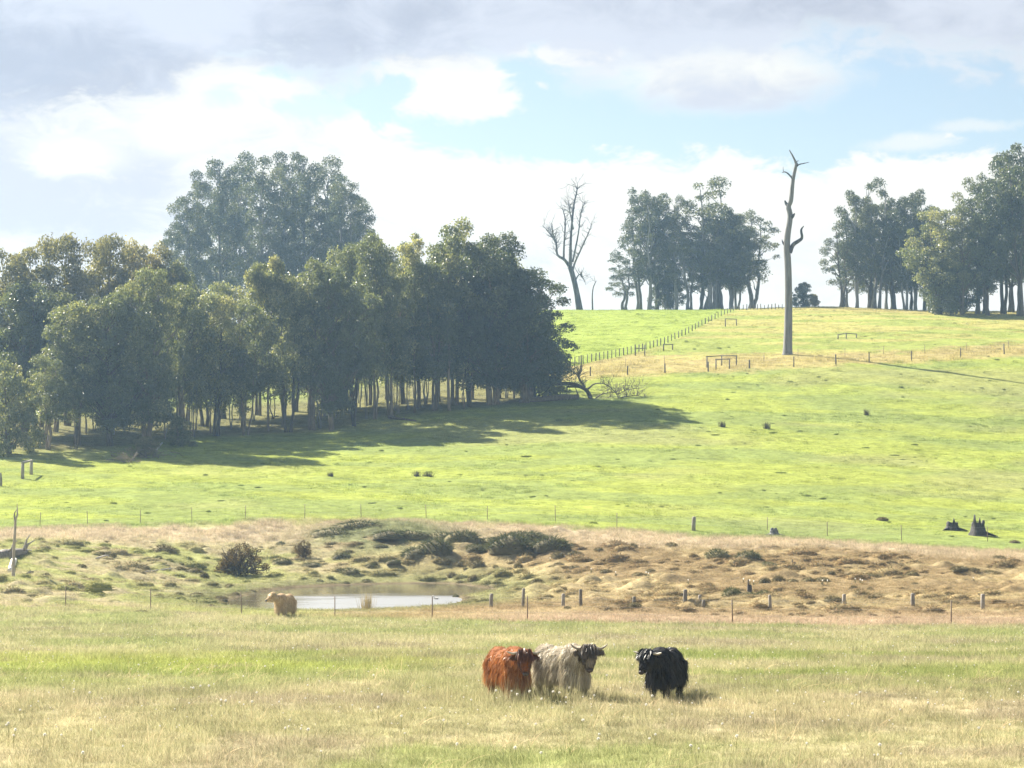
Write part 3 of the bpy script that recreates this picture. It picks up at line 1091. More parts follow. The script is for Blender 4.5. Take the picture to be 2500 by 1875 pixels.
for k, (px, top, w, kind) in enumerate(SKY2):
    plant_px(kind, px, 755, top, w * 1.05, 'gum of the middle skyline clump, %s from the left' % ORD[k] if k != 2 else 'highest gum of the middle skyline clump, with an airy top', Y=444 + (k * 5) % 9, group='middle skyline clump', leaf='leaf_far', bark='bark_grey')
plant_px('low', 1960, 748, 690, 62, 'dark round bush on the skyline right of the tall dead tree', Y=446, name='bush', cat='bush', leaf='leaf_dark', bark='bark_dark')
plant_px('low', 1990, 750, 716, 28, 'small yellowish bush beside the dark round bush on the skyline', Y=442, name='bush', cat='bush', leaf='leaf_brown', bark='bark_dark')
SKY3 = [(2056, 548, 110, 'open'), (2072, 600, 110, 'open'), (2094, 462, 125, 'grove'), (2118, 500, 110, 'grove'), (2142, 438, 135, 'open'), (2165, 480, 120, 'grove'), (2190, 500, 120, 'grove'), (2212, 478, 115, 'grove'), (2236, 460, 115, 'grove'), (2256, 500, 110, 'grove'), (2130, 560, 110, 'grove'), (2180, 570, 110, 'grove'), (2225, 560, 110, 'grove'), (2272, 540, 110, 'grove')]
for k, (px, top, w, kind) in enumerate(SKY3):
    plant_px(kind, px, 748, top, w, 'gum of the dense skyline grove right of the dead tree, %s from its left' % ORD[k] if k < 10 else 'gum in the rear of the dense skyline grove right of the dead tree', Y=436 + (k * 7) % 12 + (8 if k > 9 else 0), group='dense skyline grove', leaf='leaf_far', bark='bark_grey' if k % 3 else 'bark_dark')
SKY4 = [(2292, 500, 160, 'grove'), (2330, 600, 160, 'low'), (2352, 500, 140, 'grove'), (2384, 425, 150, 'open'), (2418, 440, 150, 'grove'), (2450, 372, 165, 'grove'), (2492, 350, 170, 'grove'), (2525, 380, 160, 'grove'), (2300, 640, 110, 'low'), (2470, 470, 160, 'grove'), (2400, 560, 130, 'grove')]
for k, (px, top, w, kind) in enumerate(SKY4):
    plant_px(kind, px, 756, top, w, ['paler olive leaning-out gum at the left of the nearest right-hand grove', 'low leafy gum with boughs to the ground, front of the right-hand grove'][k] if k < 2 else 'gum of the grove at the right edge of the picture, %s from its left' % ORD[k - 1] if k < 8 else 'gum in the rear of the grove at the right edge',
             Y=405 + (k * 7) % 14 + (8 if k > 8 else 0), group='right-edge grove', leaf='leaf_wood' if k == 0 else 'leaf_dark', bark='bark_dark')


# ------------------------------------------------------------------ dead trees, drawn from their branches
def px_path(pts, Y, dy=0.0):
    out = []
    n = len(pts)
    for i_, p in enumerate(pts):
        dx, dz = ray(p[0], p[1])
        y = Y + dy * i_ / max(1, n - 1)
        out.append((dx * y, y, CAMZ + dz * y))
    return np.array(out)


def smooth_path(P, R, k=4):
    """Catmull-Rom"""
    P = np.asarray(P, float)
    R = np.asarray(R, float)
    if len(P) < 3:
        return P, R
    Pe = np.vstack([2 * P[0] - P[1], P, 2 * P[-1] - P[-2]])
    o, r = [], []
    for i_ in range(1, len(Pe) - 2):
        for t in np.linspace(0, 1, k, endpoint=False):
            a, b, c, d = Pe[i_ - 1:i_ + 3]
            o.append(0.5 * (2 * b + (c - a) * t + (2 * a - 5 * b + 4 * c - d) * t * t + (3 * b - a - 3 * c + d) * t ** 3))
            r.append(R[i_ - 1] * (1 - t) + R[i_] * t)
    o.append(P[-1])
    r.append(R[-1])
    return np.array(o), np.array(r)


def dead_tree(name, label, Y, trunk, limbs, mat, cat='dead tree', twigs=0, seed=1, group=None):
    """trunk: [(px, py, radius px)]; limbs: list of the same with a depth offset"""
    base = px_path([trunk[0][:2]], Y)[0]
    e = empty(name, base)
    tag(e, label, cat, group)
    rng = np.random.default_rng(seed)
    k = mpp(Y)

    def part(nm, pts, dy, tw):
        m = MB()
        P = px_path([p[:2] for p in pts], Y, dy) - base
        P, R = smooth_path(P, [p[2] * k for p in pts])
        m.tube(P, R, 8)
        for q in range(tw):
            i_ = rng.integers(len(P) // 3, len(P))
            L = rng.uniform(10, 34) * k
            d = rng.normal(size=3)
            d[2] = abs(d[2]) + 0.4
            d /= np.linalg.norm(d)
            C = curve_pts(P[i_], P[i_] + d * L, 5, 0.35, rng, 0.05)
            m.tube(C, np.linspace(min(R[i_] * 0.6, 0.9 * k), 0.25 * k, 5), 4, False)
            for q2 in range(2):
                d2 = d + rng.normal(size=3) * 0.6
                m.tube(curve_pts(C[2 + q2], C[2 + q2] + d2 * L * 0.45, 4, 0.3, rng), np.linspace(0.4 * k, 0.2 * k, 4), 3, False)
        return m.build(nm, mat, e, True)
    t = trunk
    t = [(t[0][0], t[0][1] + 6, t[0][2] * 1.1)] + t[1:] if len(t) > 1 else t
    part('trunk', t, 0.0, 0)
    for dy, pts in limbs:
        part('branch', pts, dy, twigs)
    return e


g = G(1922, 866)
dead_tree('dead_tree', 'tall bare dead trunk standing alone on the green hillside', g.y,
          [(1922, 868, 14), (1923, 850, 11.5), (1925, 760, 9.5), (1924, 660, 8.8), (1921, 590, 8.2), (1929, 530, 6.8), (1925, 505, 6.3), (1931, 488, 5.8), (1936, 440, 4.5), (1944, 400, 4), (1943, 398, 3.2), (1937, 384, 2.2), (1927, 366, 1.2)],
          [(-1.5, [(1928, 617, 6), (1936, 598, 5), (1950, 588, 4.5), (1958, 580, 3.5), (1956, 562, 2.8), (1962, 552, 1.0)]),
           (1.0, [(1938, 440, 3.2), (1928, 428, 2), (1918, 420, 1.6), (1909, 421, 0.7)]),
           (0.5, [(1914, 421, 1.1), (1912, 414, 0.8), (1912, 407, 0.4)]),
           (-1.0, [(1943, 408, 2.4), (1950, 402, 1.8), (1962, 399, 1.3), (1975, 396, 0.6)]),
           (0.4, [(1941, 396, 1.8), (1950, 392, 0.7)]),
           (0.3, [(1929, 507, 4), (1921, 500, 3.5), (1917, 492, 2.5), (1916, 489, 0.8)]),
           (-0.6, [(1930, 533, 5), (1936, 527, 4), (1940, 521, 1.2)]),
           (0.3, [(1917, 600, 3), (1911, 592, 2), (1909, 584, 0.6)])], M['dead_trunk'], seed=3)
dead_tree('dead_tree', 'bare branching dead tree leaning left on the skyline', 446,
          [(1416, 758, 8.5), (1408, 715, 7), (1399, 675, 6.5), (1391, 650, 6)],
          [(1.0, [(1392, 652, 5), (1393, 600, 3.4), (1395, 560, 2.8), (1401, 500, 2.4), (1408, 470, 1.6), (1410, 448, 0.6)]),
           (-1.5, [(1390, 650, 4.5), (1378, 634, 3.6), (1361, 622, 2.8), (1358, 595, 2.4), (1350, 570, 1.6), (1347, 545, 0.7)]),
           (0.8, [(1376, 632, 3), (1377, 600, 2.4), (1380, 540, 1.7), (1374, 510, 0.8)]),
           (-0.8, [(1360, 600, 2), (1348, 578, 1.3), (1334, 562, 0.5)]),
           (1.6, [(1396, 665, 3.6), (1404, 640, 2.6), (1420, 605, 2), (1436, 570, 1.5), (1444, 548, 0.6)]),
           (-1.2, [(1398, 640, 2.6), (1412, 570, 1.7), (1418, 520, 1.2), (1430, 490, 0.5)]),
           (0.4, [(1400, 560, 2), (1390, 510, 1.3), (1386, 482, 0.6)]),
           (0.9, [(1402, 690, 2.4), (1414, 670, 1.5), (1424, 680, 0.8), (1430, 695, 0.4)])], M['dead_trunk'], twigs=20, seed=8)
dead_tree('dead_sapling', 'thin bare dead sapling beside the leaning dead tree', 445, [(1447, 758, 2.2), (1446, 722, 1.7), (1449, 700, 1.3), (1456, 685, 0.6)], [(0.3, [(1449, 700, 1), (1453, 690, 0.7), (1450, 672, 0.3)])], M['bark_grey'], twigs=1, seed=9)
dead_tree('leaning_trunk', 'dead trunk propped aslant among the middle skyline clump', 445, [(1717, 757, 3.2), (1724, 738, 2.8), (1733, 714, 2.2), (1737, 702, 1.2)], [(0.2, [(1727, 730, 1.4), (1723, 722, 1.0), (1720, 716, 0.4)])], M['bark_grey'], cat='dead tree')
g = G(32, 1408)
dead_tree('dead_tree', 'slender forked grey dead stem at the far left of the boggy ground', g.y, [(32, 1410, 4.4), (33, 1385, 4), (34, 1340, 3.6), (37, 1290, 3.2), (38, 1268, 2.8), (42, 1258, 2.0), (42, 1243, 1.4), (42, 1228, 0.4)],
          [(0.1, [(37, 1275, 2.2), (35, 1262, 1.8), (36, 1252, 1.5), (41, 1244, 0.7)])], M['deadwood'], seed=4)

# fallen tree at the end of the wood
g = G(1440, 974)
dead_tree('fallen_tree', 'fallen tree with bare arching branches at the right end of the wood', g.y,
          [(1447, 980, 4), (1440, 964, 4.2), (1428, 950, 4.6), (1400, 938, 4.6), (1365, 936, 4), (1340, 940, 3.4)],
          [(1.0, [(1440, 972, 4), (1432, 955, 3.6), (1415, 945, 3), (1385, 944, 2.4)]),
           (-1.2, [(1428, 945, 3), (1412, 920, 2), (1418, 908, 1)]),
           (-0.6, [(1436, 950, 2.4), (1450, 938, 1.6), (1470, 936, 1.2), (1490, 945, 1.0), (1505, 962, 0.9), (1510, 974, 0.5)]),
           (0.8, [(1450, 976, 2), (1470, 962, 1.2), (1495, 958, 0.9), (1510, 960, 0.5)]),
           (1.2, [(1506, 964, 1.0), (1525, 954, 0.9), (1540, 950, 0.7), (1567, 948, 0.4)]),
           (0.2, [(1500, 975, 1.6), (1530, 968, 1.2), (1555, 966, 0.8), (1570, 970, 0.5)]),
           (1.5, [(1440, 976, 2), (1480, 972, 1.5), (1530, 976, 1.0), (1572, 974, 0.5)])], M['bark_dark'], cat='fallen tree', twigs=26, seed=12)


# ------------------------------------------------------------------ fences
def px_point(px, py, Y):
    dx, dz = ray(px, py)
    return np.array((dx * Y, Y, CAMZ + dz * Y))


def fence(name, label, posts, wires=(0.35, 0.65, 0.95), wire_r=0.005, mat='post', rad=0.07, steel_rad=0.028, group=None, seed=0):
    """posts: (px, py of foot, height px, kind) with kind w(ood) or s(teel)"""
    rng = np.random.default_rng(seed)
    B = [G(p[0], p[1]) for p in posts]
    e = empty(name, B[0])
    tag(e, label, 'fence', group)
    o = np.array(B[0])
    wp = [[] for _ in wires]
    for p, b in zip(posts, B):
        h = p[2] * mpp(b.y)
        b = np.array(b) - o
        tl = rng.normal(size=2) * 0.03 * h
        top = b + np.array((tl[0], tl[1], h))
        m = MB()
        if p[3] == 'w':
            r = rad * rng.uniform(0.8, 1.2)
            P = np.array([b - (0, 0, 0.3), b * 0.5 + top * 0.5 + (rng.normal() * 0.012, 0, 0), top - (0, 0, 0.03), top])
            m.tube(P, [r * 1.05, r, r * 0.96, r * 0.8], 8)
            m.build('post', M[mat], e)
        else:
            m.tube(np.array([b - (0, 0, 0.3), top]), [steel_rad, steel_rad], 4)
            m.build('picket', M['steel'], e)
        for w, f in zip(wp, wires):
            w.append(b + (top - b) * min(0.97, f * 1.0))
    if len(posts) > 1:
        for w in wp:
            m = MB()
            P = []
            for a, b in zip(w[:-1], w[1:]):
                for t in (0, 0.5):
                    q = a * (1 - t) + b * t
                    P.append(q - (0, 0, 0.03 * (t > 0)))
            P.append(w[-1])
            m.tube(np.array(P), wire_r, 3, False)
            m.build('wire', M['wire'], e)
    return e


fence('post_and_wire_fence', 'weathered timber post fence crossing the boggy ground behind the cattle',
      [(1200, 1482, 32, 'w'), (1276, 1483, 46, 'w'), (1375, 1483, 33, 'w'), (1418, 1482, 43, 'w'), (1548, 1488, 31, 'w'), (1672, 1487, 47, 'w'), (1710, 1487, 34, 'w'), (1881, 1490, 37, 'w'), (2060, 1489, 38, 'w'), (2229, 1491, 42, 'w'), (2400, 1492, 41, 'w'), (2560, 1493, 41, 'w')],
      rad=0.10, wire_r=0.003, seed=2)
g = G(1717, 1489)
m = MB()
m.tube(np.array([(0, 0, -0.2), (0.01, 0, 0.3), (0.02, 0.0, 0.54)]), [0.1, 0.095, 0.085], 8)
o = m.build('broken_post', M['post'])
o.location = g
tag(o, 'short broken-off post leaning against the taller post in the boggy ground', 'post')
fence('picket_fence', 'wire fence on thin steel pickets along the far edge of the meadow',
      [(-40, 1476, 50, 's'), (160, 1481, 50, 's'), (368, 1487, 48, 's'), (591, 1503, 58, 's'), (818, 1508, 52, 's'), (1055, 1512, 55, 's'), (1288, 1516, 60, 's'), (1789, 1525, 60, 's'), (2322, 1527, 60, 's'), (2540, 1528, 60, 's')], wire_r=0.003, seed=3)
fence('picket_fence', 'thin steel picket fence along the foot of the green pasture',
      [(-30, 1290, 34, 's'), (97, 1285, 34, 's'), (214, 1280, 32, 's'), (343, 1278, 32, 's'), (469, 1272, 33, 's'), (599, 1267, 33, 's'), (744, 1266, 35, 's'), (882, 1264, 33, 's'), (1041, 1266, 34, 's'), (1190, 1268, 33, 's'), (1356, 1274, 40, 's'), (1506, 1289, 37, 's'), (1693, 1295, 33, 'w'), (1873, 1293, 30, 's'), (2020, 1308, 34, 's'), (2202, 1320, 38, 's'), (2411, 1322, 36, 's'), (2560, 1330, 36, 's')],
      wires=(0.4, 0.7, 0.95), wire_r=0.003, rad=0.17, seed=4)
fence('post_and_wire_fence', 'timber post fence running across the hillside above the green pasture',
      [(1340, 922, 20, 'w'), (1441, 918, 23, 'w'), (1532, 915, 22, 'w'), (1624, 911, 24, 'w'), (1729, 907, 24, 'w'), (1830, 900, 22, 'w'), (1938, 895, 25, 'w'), (2041, 890, 25, 'w'), (2122, 885, 25, 'w'), (2226, 880, 24, 'w'), (2345, 872, 23, 'w'), (2452, 865, 26, 'w'), (2560, 860, 25, 'w')],
      mat='post_far', rad=0.09, wires=(0.5, 0.8, 0.95), wire_r=0.008, seed=5)
fence('picket_fence', 'second thinner picket line just above the timber fence on the hillside',
      [(1527, 895, 20, 's'), (1623, 888, 20, 's'), (1865, 882, 22, 's'), (1948, 872, 20, 's'), (2063, 872, 22, 's'), (2157, 865, 20, 's'), (2258, 862, 20, 's'), (2360, 855, 18, 's'), (2462, 850, 18, 's'), (2560, 846, 18, 's')], wires=(0.6, 0.95), wire_r=0.006, steel_rad=0.035, seed=6)
dp = []
dx_ = [p[0] for p in L_DIAG]
dy_ = [p[1] for p in L_DIAG]
x_ = 1340.0
while x_ < 1792:
    y_ = float(np.interp(x_, dx_, dy_))
    dp.append((x_, y_, 23 - 10 * (x_ - 1340) / 450.0, 'w'))
    x_ += 10.8 - 3.4 * (x_ - 1340) / 450.0
fence('paddock_fence', 'close-set post fence climbing diagonally to the skyline beside the far paddock', dp, mat='post_far', rad=0.075, wires=(0.4, 0.7, 0.95), wire_r=0.006, seed=7)
fence('skyline_fence', 'row of small posts along the skyline left of the tall dead tree', [(1797 + 8.7 * k, 757 - 0.2 * k, 11 + (k * 5) % 4, 'w') for k in range(14)], mat='post_far', rad=0.08, wires=(0.5, 0.95), wire_r=0.006, seed=8)


def brace(label, legs, top, mat='post_far', rad=0.10, rail=None, Y=None):
    """H or goal-shaped strainer of rails: legs (px, py foot), top py of legs, rail py"""
    B = [np.array(G(*l)) for l in legs]
    Y0 = B[0][1]
    e = empty('fence_strainer', B[0])
    tag(e, label, 'fence post', 'rail strainers on the hillside')
    o = B[0]
    ends = []
    for l, b, tp in zip(legs, B, top):
        h = (l[1] - tp) * mpp(b[1])
        m = MB()
        m.tube(np.array([b - o - (0, 0, 0.3), b - o + (0, 0, h)]), [rad, rad * 0.9], 7)
        m.build('post', M[mat], e)
        rp = (l[1] - (rail if rail else tp)) * mpp(b[1])
        ends.append(b - o + np.array((0, 0, rp - (0 if rail else rad * 0.2))))
    for a, b in zip(ends[:-1], ends[1:]):
        m = MB()
        d = (b - a) / np.linalg.norm(b - a)
        m.tube(np.array([a - d * rad, b + d * rad]), [rad * 0.7, rad * 0.65], 7)
        m.build('rail', M[mat], e)
    return e


brace('H-shaped timber strainer nearest the wood, below the diagonal fence', [(1384, 912), (1419, 908)], (873, 867), rail=886)
brace('H-shaped strainer with close posts halfway along the diagonal fence', [(1551, 868), (1574, 868)], (841, 842), rail=850)
brace('small goal-shaped rail strainer close to the diagonal fence', [(1620, 856), (1642, 853)], (840, 840))
brace('wide goal-shaped rail frame on the hillside fence, rear of the overlapping pair', [(1726, 897), (1762, 893), (1798, 892)], (870, 868, 868))
brace('smaller goal-shaped rail frame on the hillside fence, front of the overlapping pair', [(1748, 903), (1781, 900)], (877, 876))
brace('goal-shaped rail strainer high on the slope under the skyline', [(1771, 797), (1798, 795)], (778, 779))
brace('three-legged rail frame right of the tall dead tree', [(2046, 828), (2066, 827), (2091, 825)], (817, 813, 815))
brace('weathered goal-shaped strainer of thick posts at the left edge below the wood', [(55, 1168), (76, 1158)], (1129, 1124), mat='deadwood', rad=0.17)
g = G(3, 1187)
m = MB()
m.tube(np.array([(0, 0, -0.3), (-0.03, 0, 0.6), (-0.08, 0, 1.25)]), [0.12, 0.11, 0.09], 8)
o = m.build('strainer_post', M['post'])
o.location = g
tag(o, 'leaning grey post cut by the left edge of the picture', 'post')


# ------------------------------------------------------------------ stumps, logs, stones of the boggy ground
def stump(px, py, wpx, hpx, label, seed, spikes=(), mat='char', name='tree_stump'):
    g_ = G(px, py)
    k = mpp(g_.y)
    r0, h = wpx * k * 0.5, hpx * k
    rng = np.random.default_rng(seed)
    ns, nr = 26, 7
    e = empty(name, g_)
    tag(e, label, 'tree stump')
    th = np.arange(ns) * 2 * math.pi / ns
    flare = 1 + 0.35 * np.abs(np.sin(th * 2.5 + rng.uniform(0, 6))) ** 3
    prof = 0.45 + 0.25 * rng.random(ns)
    for _ in range(4):
        prof = (prof + np.roll(prof, 1)) / 2
    for a, hh, wd in spikes:
        d = np.abs((th - a + math.pi) % (2 * math.pi) - math.pi)
        prof = np.maximum(prof, hh * np.exp(-(d / wd) ** 2))
    rows = []
    for i_ in range(nr):
        t = i_ / (nr - 1)
        rad = r0 * (0.62 + 0.38 * (1 - t) ** 3 * flare) * (1 + 0.05 * rng.normal(size=ns))
        z = h * prof * t
        rows.append(np.column_stack([np.cos(th) * rad, np.sin(th) * rad, z - (0.25 if i_ == 0 else 0)]))
    for t in (0.98, 0.5, 0.2):
        rows.append(np.column_stack([np.cos(th) * r0 * 0.42, np.sin(th) * r0 * 0.42, h * prof * t]))
    V = np.concatenate(rows)
    n = len(rows)
    Q_ = [(i_ * ns + j_, i_ * ns + (j_ + 1) % ns, (i_ + 1) * ns + (j_ + 1) % ns, (i_ + 1) * ns + j_) for i_ in range(n - 1) for j_ in range(ns)]
    V = np.vstack([V, (0, 0, h * 0.1)])
    T_ = [((n - 1) * ns + j_, (n - 1) * ns + (j_ + 1) % ns, n * ns) for j_ in range(ns)]
    m_ = MB()
    m_.add(V, Q_, T_)
    m_.build('stump', M[mat], e)
    for q in range(4):
        a = rng.uniform(0, 6.28)
        P = np.array([(math.cos(a) * r0 * f, math.sin(a) * r0 * f, z) for f, z in ((0.6, 0.15 * h), (1.0, 0.07 * h), (1.5, 0.01), (1.9, -0.08))])
        m2 = MB()
        m2.tube(P, [0.16 * r0 + .02, 0.12 * r0 + .02, 0.08 * r0 + .01, 0.03], 6)
        m2.build('root', M[mat], e)
    return e


stump(2388, 1307, 50, 53, 'charred hollow stump with two tall spikes at the right of the pasture', 3, [(3.9, 1.0, 0.16), (4.75, 1.05, 0.17), (5.7, 0.74, 0.5)])
stump(2325, 1294, 42, 32, 'lower broken charred stump left of the spiked stump', 5, [(4.9, 1.0, 0.25), (3.3, 0.72, 0.35)])
stump(1890, 1307, 32, 19, 'squat grey stump at the top edge of the pale dry grass', 6, [(2, 1.0, 1.2), (5, 1.0, 1.2)], mat='bark_grey')
stump(1830, 1452, 18, 38, 'dark pointed stump rising from a grassy mound by the timber posts', 7, [(3.9, 1.0, 0.7), (5.0, 0.7, 0.6)])
stump(1938, 1386, 16, 22, 'small dark jagged stump alone in the middle of the boggy ground', 8, [(3.5, 1.0, 0.6)])


def log(pts, label, mat, name='fallen_log', seed=1, knots=2, cat='log'):
    """pts: (px, py of ground contact, radius px)"""
    rng = np.random.default_rng(seed)
    B = [np.array(G(p[0], p[1])) for p in pts]
    e = empty(name, B[0])
    tag(e, label, cat)
    R = [p[2] * mpp(b[1]) for p, b in zip(pts, B)]
    P = np.array([b - B[0] + (0, 0, r * 0.75) for b, r in zip(B, R)])
    m_ = MB()
    Ps, Rs = smooth_path(P, R)
    m_.tube(Ps, Rs * (1 + 0.06 * rng.normal(size=len(Rs))), 9)
    m_.build('log_body', M[mat], e, True)
    for q in range(knots):
        a = Ps[rng.integers(1, len(Ps))]
        d = np.array((rng.normal(), rng.normal() * 0.4, abs(rng.normal()) + 0.4))
        d /= np.linalg.norm(d)
        L = R[0] * rng.uniform(2.5, 5)
        m_ = MB()
        m_.tube(curve_pts(a, a + d * L, 5, 0.25, rng), np.linspace(R[0] * 0.4, R[0] * 0.1, 5), 6)
        m_.build('branch_stub', M[mat], e, True)
    return e


log([(-25, 1368, 12), (10, 1366, 14), (45, 1358, 11), (74, 1350, 5)], 'big grey fallen log at the left edge of the boggy ground', 'deadwood', seed=2, knots=3)
log([(24, 1398, 6), (30, 1386, 8), (34, 1374, 8)], 'bleached white log end beside the slender dead stem', 'bleached', seed=3, knots=1)
log([(62, 1405, 2.6), (74, 1400, 2.8), (88, 1394, 1.6)], 'short dark forked branch lying right of the slender dead stem', 'char', seed=4, knots=3, name='fallen_branch', cat='branch')
log([(1268, 984, 6), (1320, 980, 7), (1370, 977, 8), (1412, 974, 7)], 'long dark log lying under the end of the wood beside the fallen tree', 'bark_dark', seed=5, knots=2)
log([(380, 1102, 2.4), (388, 1092, 2.4), (396, 1083, 2.0)], 'pale stick slanting up from the brush heap under the wood', 'bleached', seed=6, knots=0, name='fallen_branch', cat='branch')
log([(950, 1022, 4), (985, 1026, 3.4), (1015, 1029, 2)], 'thin log lying in front of the trunks of the wood', 'bark', seed=7, knots=2)
log([(330, 1395, 2.2), (350, 1399, 3), (425, 1390, 2.5)], 'low grey log half sunk in the rough grass left of the pond', 'deadwood', seed=8, knots=1)
log([(235, 1366, 3), (255, 1362, 4), (278, 1357, 2.5)], 'pale log in the rough grass at the left', 'deadwood', seed=9, knots=0)


def brush_heap(px, py, wpx, hpx, label, seed):
    g_ = G(px, py)
    k = mpp(g_.y)
    rng = np.random.default_rng(seed)
    e = empty('brush_heap', g_)
    tag(e, label, 'brush heap')
    for nm, n, rr_ in (('stick', 14, 0.045), ('twigs', 160, 0.014)):
        if nm == 'stick':
            for q in range(n):
                m_ = MB()
                a = rng.normal(size=3) * (wpx * k * 0.25, 0.8, 0)
                a[2] = rng.random() * hpx * k * 0.5
                d = rng.normal(size=3) * (1, 1, 0.35)
                d /= np.linalg.norm(d)
                m_.tube(curve_pts(a - d * 0.9, a + d * 0.9, 5, 0.2, rng), np.linspace(rr_, rr_ * 0.4, 5), 5)
                m_.build('stick', M['bark'], e)
        else:
            m_ = MB()
            for q in range(n):
                a = rng.normal(size=3) * (wpx * k * 0.28, 0.9, 0)
                a[2] = rng.random() * hpx * k * 0.7 * max(0.1, 1 - abs(a[0]) / (wpx * k * 0.6))
                d = rng.normal(size=3)
                d[2] = abs(d[2])
                d /= np.linalg.norm(d)
                m_.tube(np.array([a, a + d * rng.uniform(0.3, 0.8)]), [rr_, rr_ * 0.4], 3, False)
            o_ = m_.build('twigs', M['bark'], e)
            o_['kind'] = 'stuff'
    return e


brush_heap(350, 1118, 140, 42, 'tangled heap of brushwood at the shadowed edge of the wood', 2)
brush_heap(300, 1128, 60, 24, 'small heap of twigs left of the larger brushwood heap', 3)
plant('low', G(355, 1116), 2.3, 3.6, 'dark bush growing through the brushwood heap', cat='bush', name='bush', leaf='leaf_brown', bark='bark')
plant('low', G(440, 1090), 3.2, 3.6, 'round bush at the foot of the trunks right of the brushwood heap', cat='bush', name='bush', leaf='leaf_wood', bark='bark')
plant('scrub', G(590, 1406), 78 * mpp(160) * 1.05, 130 * mpp(160), 'large brown scrubby bush on the bank left of the pond', cat='bush', name='scrub_bush', leaf='leaf_scrub', bark='bark_dark', rz=0.4)
plant('scrub', G(562, 1402), 55 * mpp(160), 70 * mpp(160), 'brown scrubby bush merging with the left side of the large one', cat='bush', name='scrub_bush', leaf='leaf_scrub', bark='bark_dark', rz=2.4)
plant('scrub', G(740, 1363), 44 * mpp(172), 50 * mpp(172), 'small upright brown bush on the bank behind the pond', cat='bush', name='scrub_bush', leaf='leaf_scrub', bark='bark_dark', rz=1.2)


# ------------------------------------------------------------------ tussocks, rushes, reeds
def tint_attr(me_, nper, rng, lo=0.0, hi=1.0):
    n = len(me_.vertices)
    c = rng.uniform(lo, hi, n // nper + 1)
    attr(me_, 'tint', 'FLOAT', np.repeat(c, nper)[:n])


def plain_grass(name, c0, c1, trans=0.4):
    m_, t, out = new_mat(name)
    tn = t.n('ShaderNodeAttribute', attribute_name='tint')
    oi = t.n('ShaderNodeObjectInfo')
    f = t.m('ADD', t.m('MULTIPLY', tn.outputs['Fac'], 0.7), t.m('MULTIPLY', oi.outputs['Random'], 0.3))
    leafy(t, out, t.mix(f, c0 + (1,), c1 + (1,)), trans)
    return m_


M['tussock'] = plain_grass('tussock_grass', (.09, .08, .04), (.22, .18, .09), 0.2)
M['tussock_green'] = plain_grass('tussock_green', (.07, .08, .04), (.15, .155, .075), 0.2)
M['rush'] = plain_grass('rush_stems', (.045, .04, .032), (.13, .11, .075), 0.15)
M['reed'] = plain_grass('reed_stems', (.22, .18, .09), (.42, .34, .18), 0.3)
M['tussock_base'] = rough_mat('tussock_base', (.10, .085, .045), (.2, .17, .08), 6.0)

TUS = []
for sd in range(4):
    rng = np.random.default_rng(100 + sd)
    nth, nr = 18, 6
    V = []
    ph = rng.uniform(0, 6, 3)
    for i_ in range(nr):
        a = i_ / (nr - 1) * math.pi / 2
        th = np.arange(nth) * 2 * math.pi / nth
        r = math.cos(a) * (1 + 0.12 * np.sin(th * 2 + ph[0]) + 0.1 * np.sin(th * 3 + ph[1]))
        V.append(np.column_stack([r * np.cos(th), r * np.sin(th), np.full(nth, math.sin(a) * 0.8) * (1 + 0.1 * np.sin(th * 2 + ph[2])) - (0.2 if i_ == 0 else 0)]))
    mb = MB()
    mb.add(np.concatenate(V), [(i_ * nth + j_, i_ * nth + (j_ + 1) % nth, (i_ + 1) * nth + (j_ + 1) % nth, (i_ + 1) * nth + j_) for i_ in range(nr - 1) for j_ in range(nth)])
    base_me = mb.mesh('tussock_mound', True)
    n = 520
    an = rng.uniform(0, 6.28, n)
    el = np.arcsin(rng.random(n) ** 0.8)
    root = np.column_stack([np.cos(an) * np.cos(el), np.sin(an) * np.cos(el), np.sin(el) * 0.78])
    d = root * (0.8, 0.8, 1.0) + rng.normal(size=(n, 3)) * 0.28 + (0, 0, 0.35)
    mb = MB()
    mb.blades(root * 0.96, d, rng.uniform(0.25, 0.6, n), 0.045, 0.45, 3, rng)
    bl = mb.mesh('tussock_blades')
    tint_attr(bl, 7, rng)
    TUS.append((base_me, bl))


def tussock(px, py, wpx, hpx, label, mat='tussock', group='tussocks in the boggy ground', k_=0):
    g_ = G(px, py)
    z = float(ground_z(g_.x, g_.y)[0])
    k = mpp(g_.y)
    r, h = wpx * k * 0.43, hpx * k * 0.85
    e = empty('grass_tussock', (g_.x, g_.y + r * 0.3, z - 0.04), random.Random(px).uniform(0, 6.28), (r, r * 0.85, h))
    tag(e, label, 'tussock', group)
    for nm, me_, mt in (('mound', TUS[k_ % 4][0], 'tussock_base'), ('blades', TUS[k_ % 4][1], mat)):
        o_ = bpy.data.objects.new(nm, me_)
        COL.objects.link(o_)
        o_.parent = e
        if len(me_.materials) == 0:
            me_.materials.append(M[mt])
        o_.material_slots[0].link = 'OBJECT'
        o_.material_slots[0].material = M[mt]
    return e


